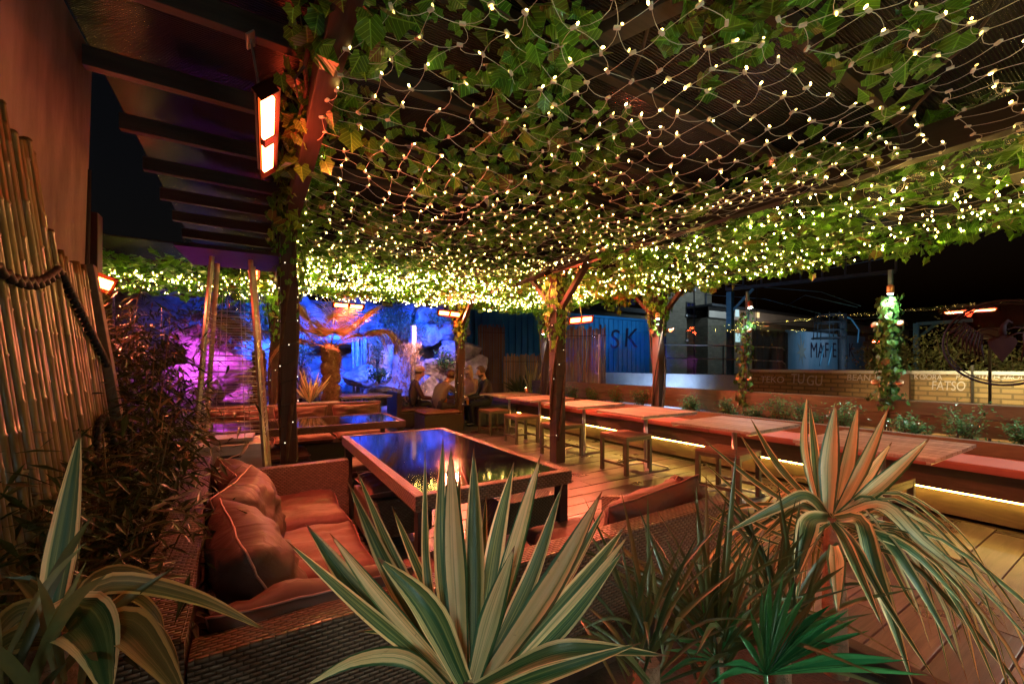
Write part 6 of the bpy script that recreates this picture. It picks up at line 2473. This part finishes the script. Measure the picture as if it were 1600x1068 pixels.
BLUE = (.008, .078, 1)
flood((2.2, 8.3, 2.5), (2.4, 11.3, 1.5), BLUE, 2600, 'blue floodlight on the roof edge facing the waterfall rocks', 75)
flood((3.75, 8.9, 2.55), (3.9, 11.2, 1.9), BLUE, 2000, 'blue floodlight on the roof edge facing the big tilted boulder', 62)
flood((.6, 8.4, 2.5), (.5, 11.2, 1.7), BLUE, 2300, 'blue floodlight on the roof edge behind the palm crown', 80)
flood((-.9, 8.2, 2.4), (-1.1, 9.9, .7), (.80, .08, 1), 620, 'violet floodlight on the roof edge over the left rocks', 80)
flood((3.1, 8.3, 2.55), (3.6, 10.4, .7), (1, .50, .55), 330, 'dusky pink floodlight on the roof edge over the seated group', 80)
flood((-.45, -.55, 1.75), tuple(at(735, 900, .85)), (.76, 1, .86), 16, 'unseen cool white floodlight added behind the camera over the planting', 32, 'spotlens')  # added to light the yucca blades from the camera side
flood((1.45, -.25, .95), tuple(at(1215, 1000, .97)), (.8, 1, .8), 7, 'tiny cool spike lamp added to brighten the fan palm', 60, 'spotlens')  # added lamp, only there to lift the fan palm
flood((1.3, -.9, .55), (1.9, 1.3, 2.7), (.55, 1, .80), 30, 'unseen greenish floodlight added low behind the camera facing the overhead vine', 72, 'spotlens')  # added to give the leaves overhead their green highlights
flood((9.0, 1.5, 1.75), (11.3, 1.5, 1.5), (1, .80, .35), 210, 'warm floodlight added on the yard side to light the wall bushes', 120, 'warmlens')  # added lamp that reaches the bushes over the wall
flood((8.8, 3.2, -.3), (10, 1.4, .9), (1, .60, .26), 170, 'warm floodlight low before the graffiti wall', 140, 'warmlens')
flood((8.8, .6, -.3), (10, .6, .9), (1, .60, .26), 170, 'warm floodlight low before the right end of the graffiti wall', 140, 'warmlens')
flood((14.6, 10.2, 4.6), (14.9, 14, 3.1), (.08, .45, 1), 250, 'cool floodlight in the yard before the blue container', 85, 'spotlens')
flood((10.4, 9.0, .2), (12, 9.6, .7), (.45, .62, 1), 320, 'cool floodlight before the pale retaining wall', 130, 'spotlens')
flood((28.5, 8.6, 3.5), (29.5, 12, 2.3), (.4, .7, 1), 170, 'dim lamp added close to the mural hoarding', 120, 'spotlens')  # second lamp added because the panel stayed dark
flood((17.2, 5.6, 2.0), (28.5, 12, 2.3), (.4, .7, 1), 320, 'cool floodlight before the mural hoarding', 64, 'spotlens')
flood((30, 16, 9), (31, 22, 4.5), (.6, .8, .9), 1300, 'cool floodlight added high in the yard before the brick building', 120, 'spotlens')  # unseen lamp added to bring out the brick front
flood((33, 15, 3.4), (42, 20, 4.5), (1, .8, .6), 500, 'dim lamp added in the yard before the station shed', 120, 'warmlens')  # unseen lamp added to bring out the shed cladding

# faint moonlight
sun = bpy.data.lights.new('moonlight', 'SUN')
sun.energy = .012
sun.color = (.6, .75, 1)
sun.angle = R(.5)
so = bpy.data.objects.new('moonlight', sun)
col.objects.link(so)
so.rotation_euler = (R(40), R(10), R(200))
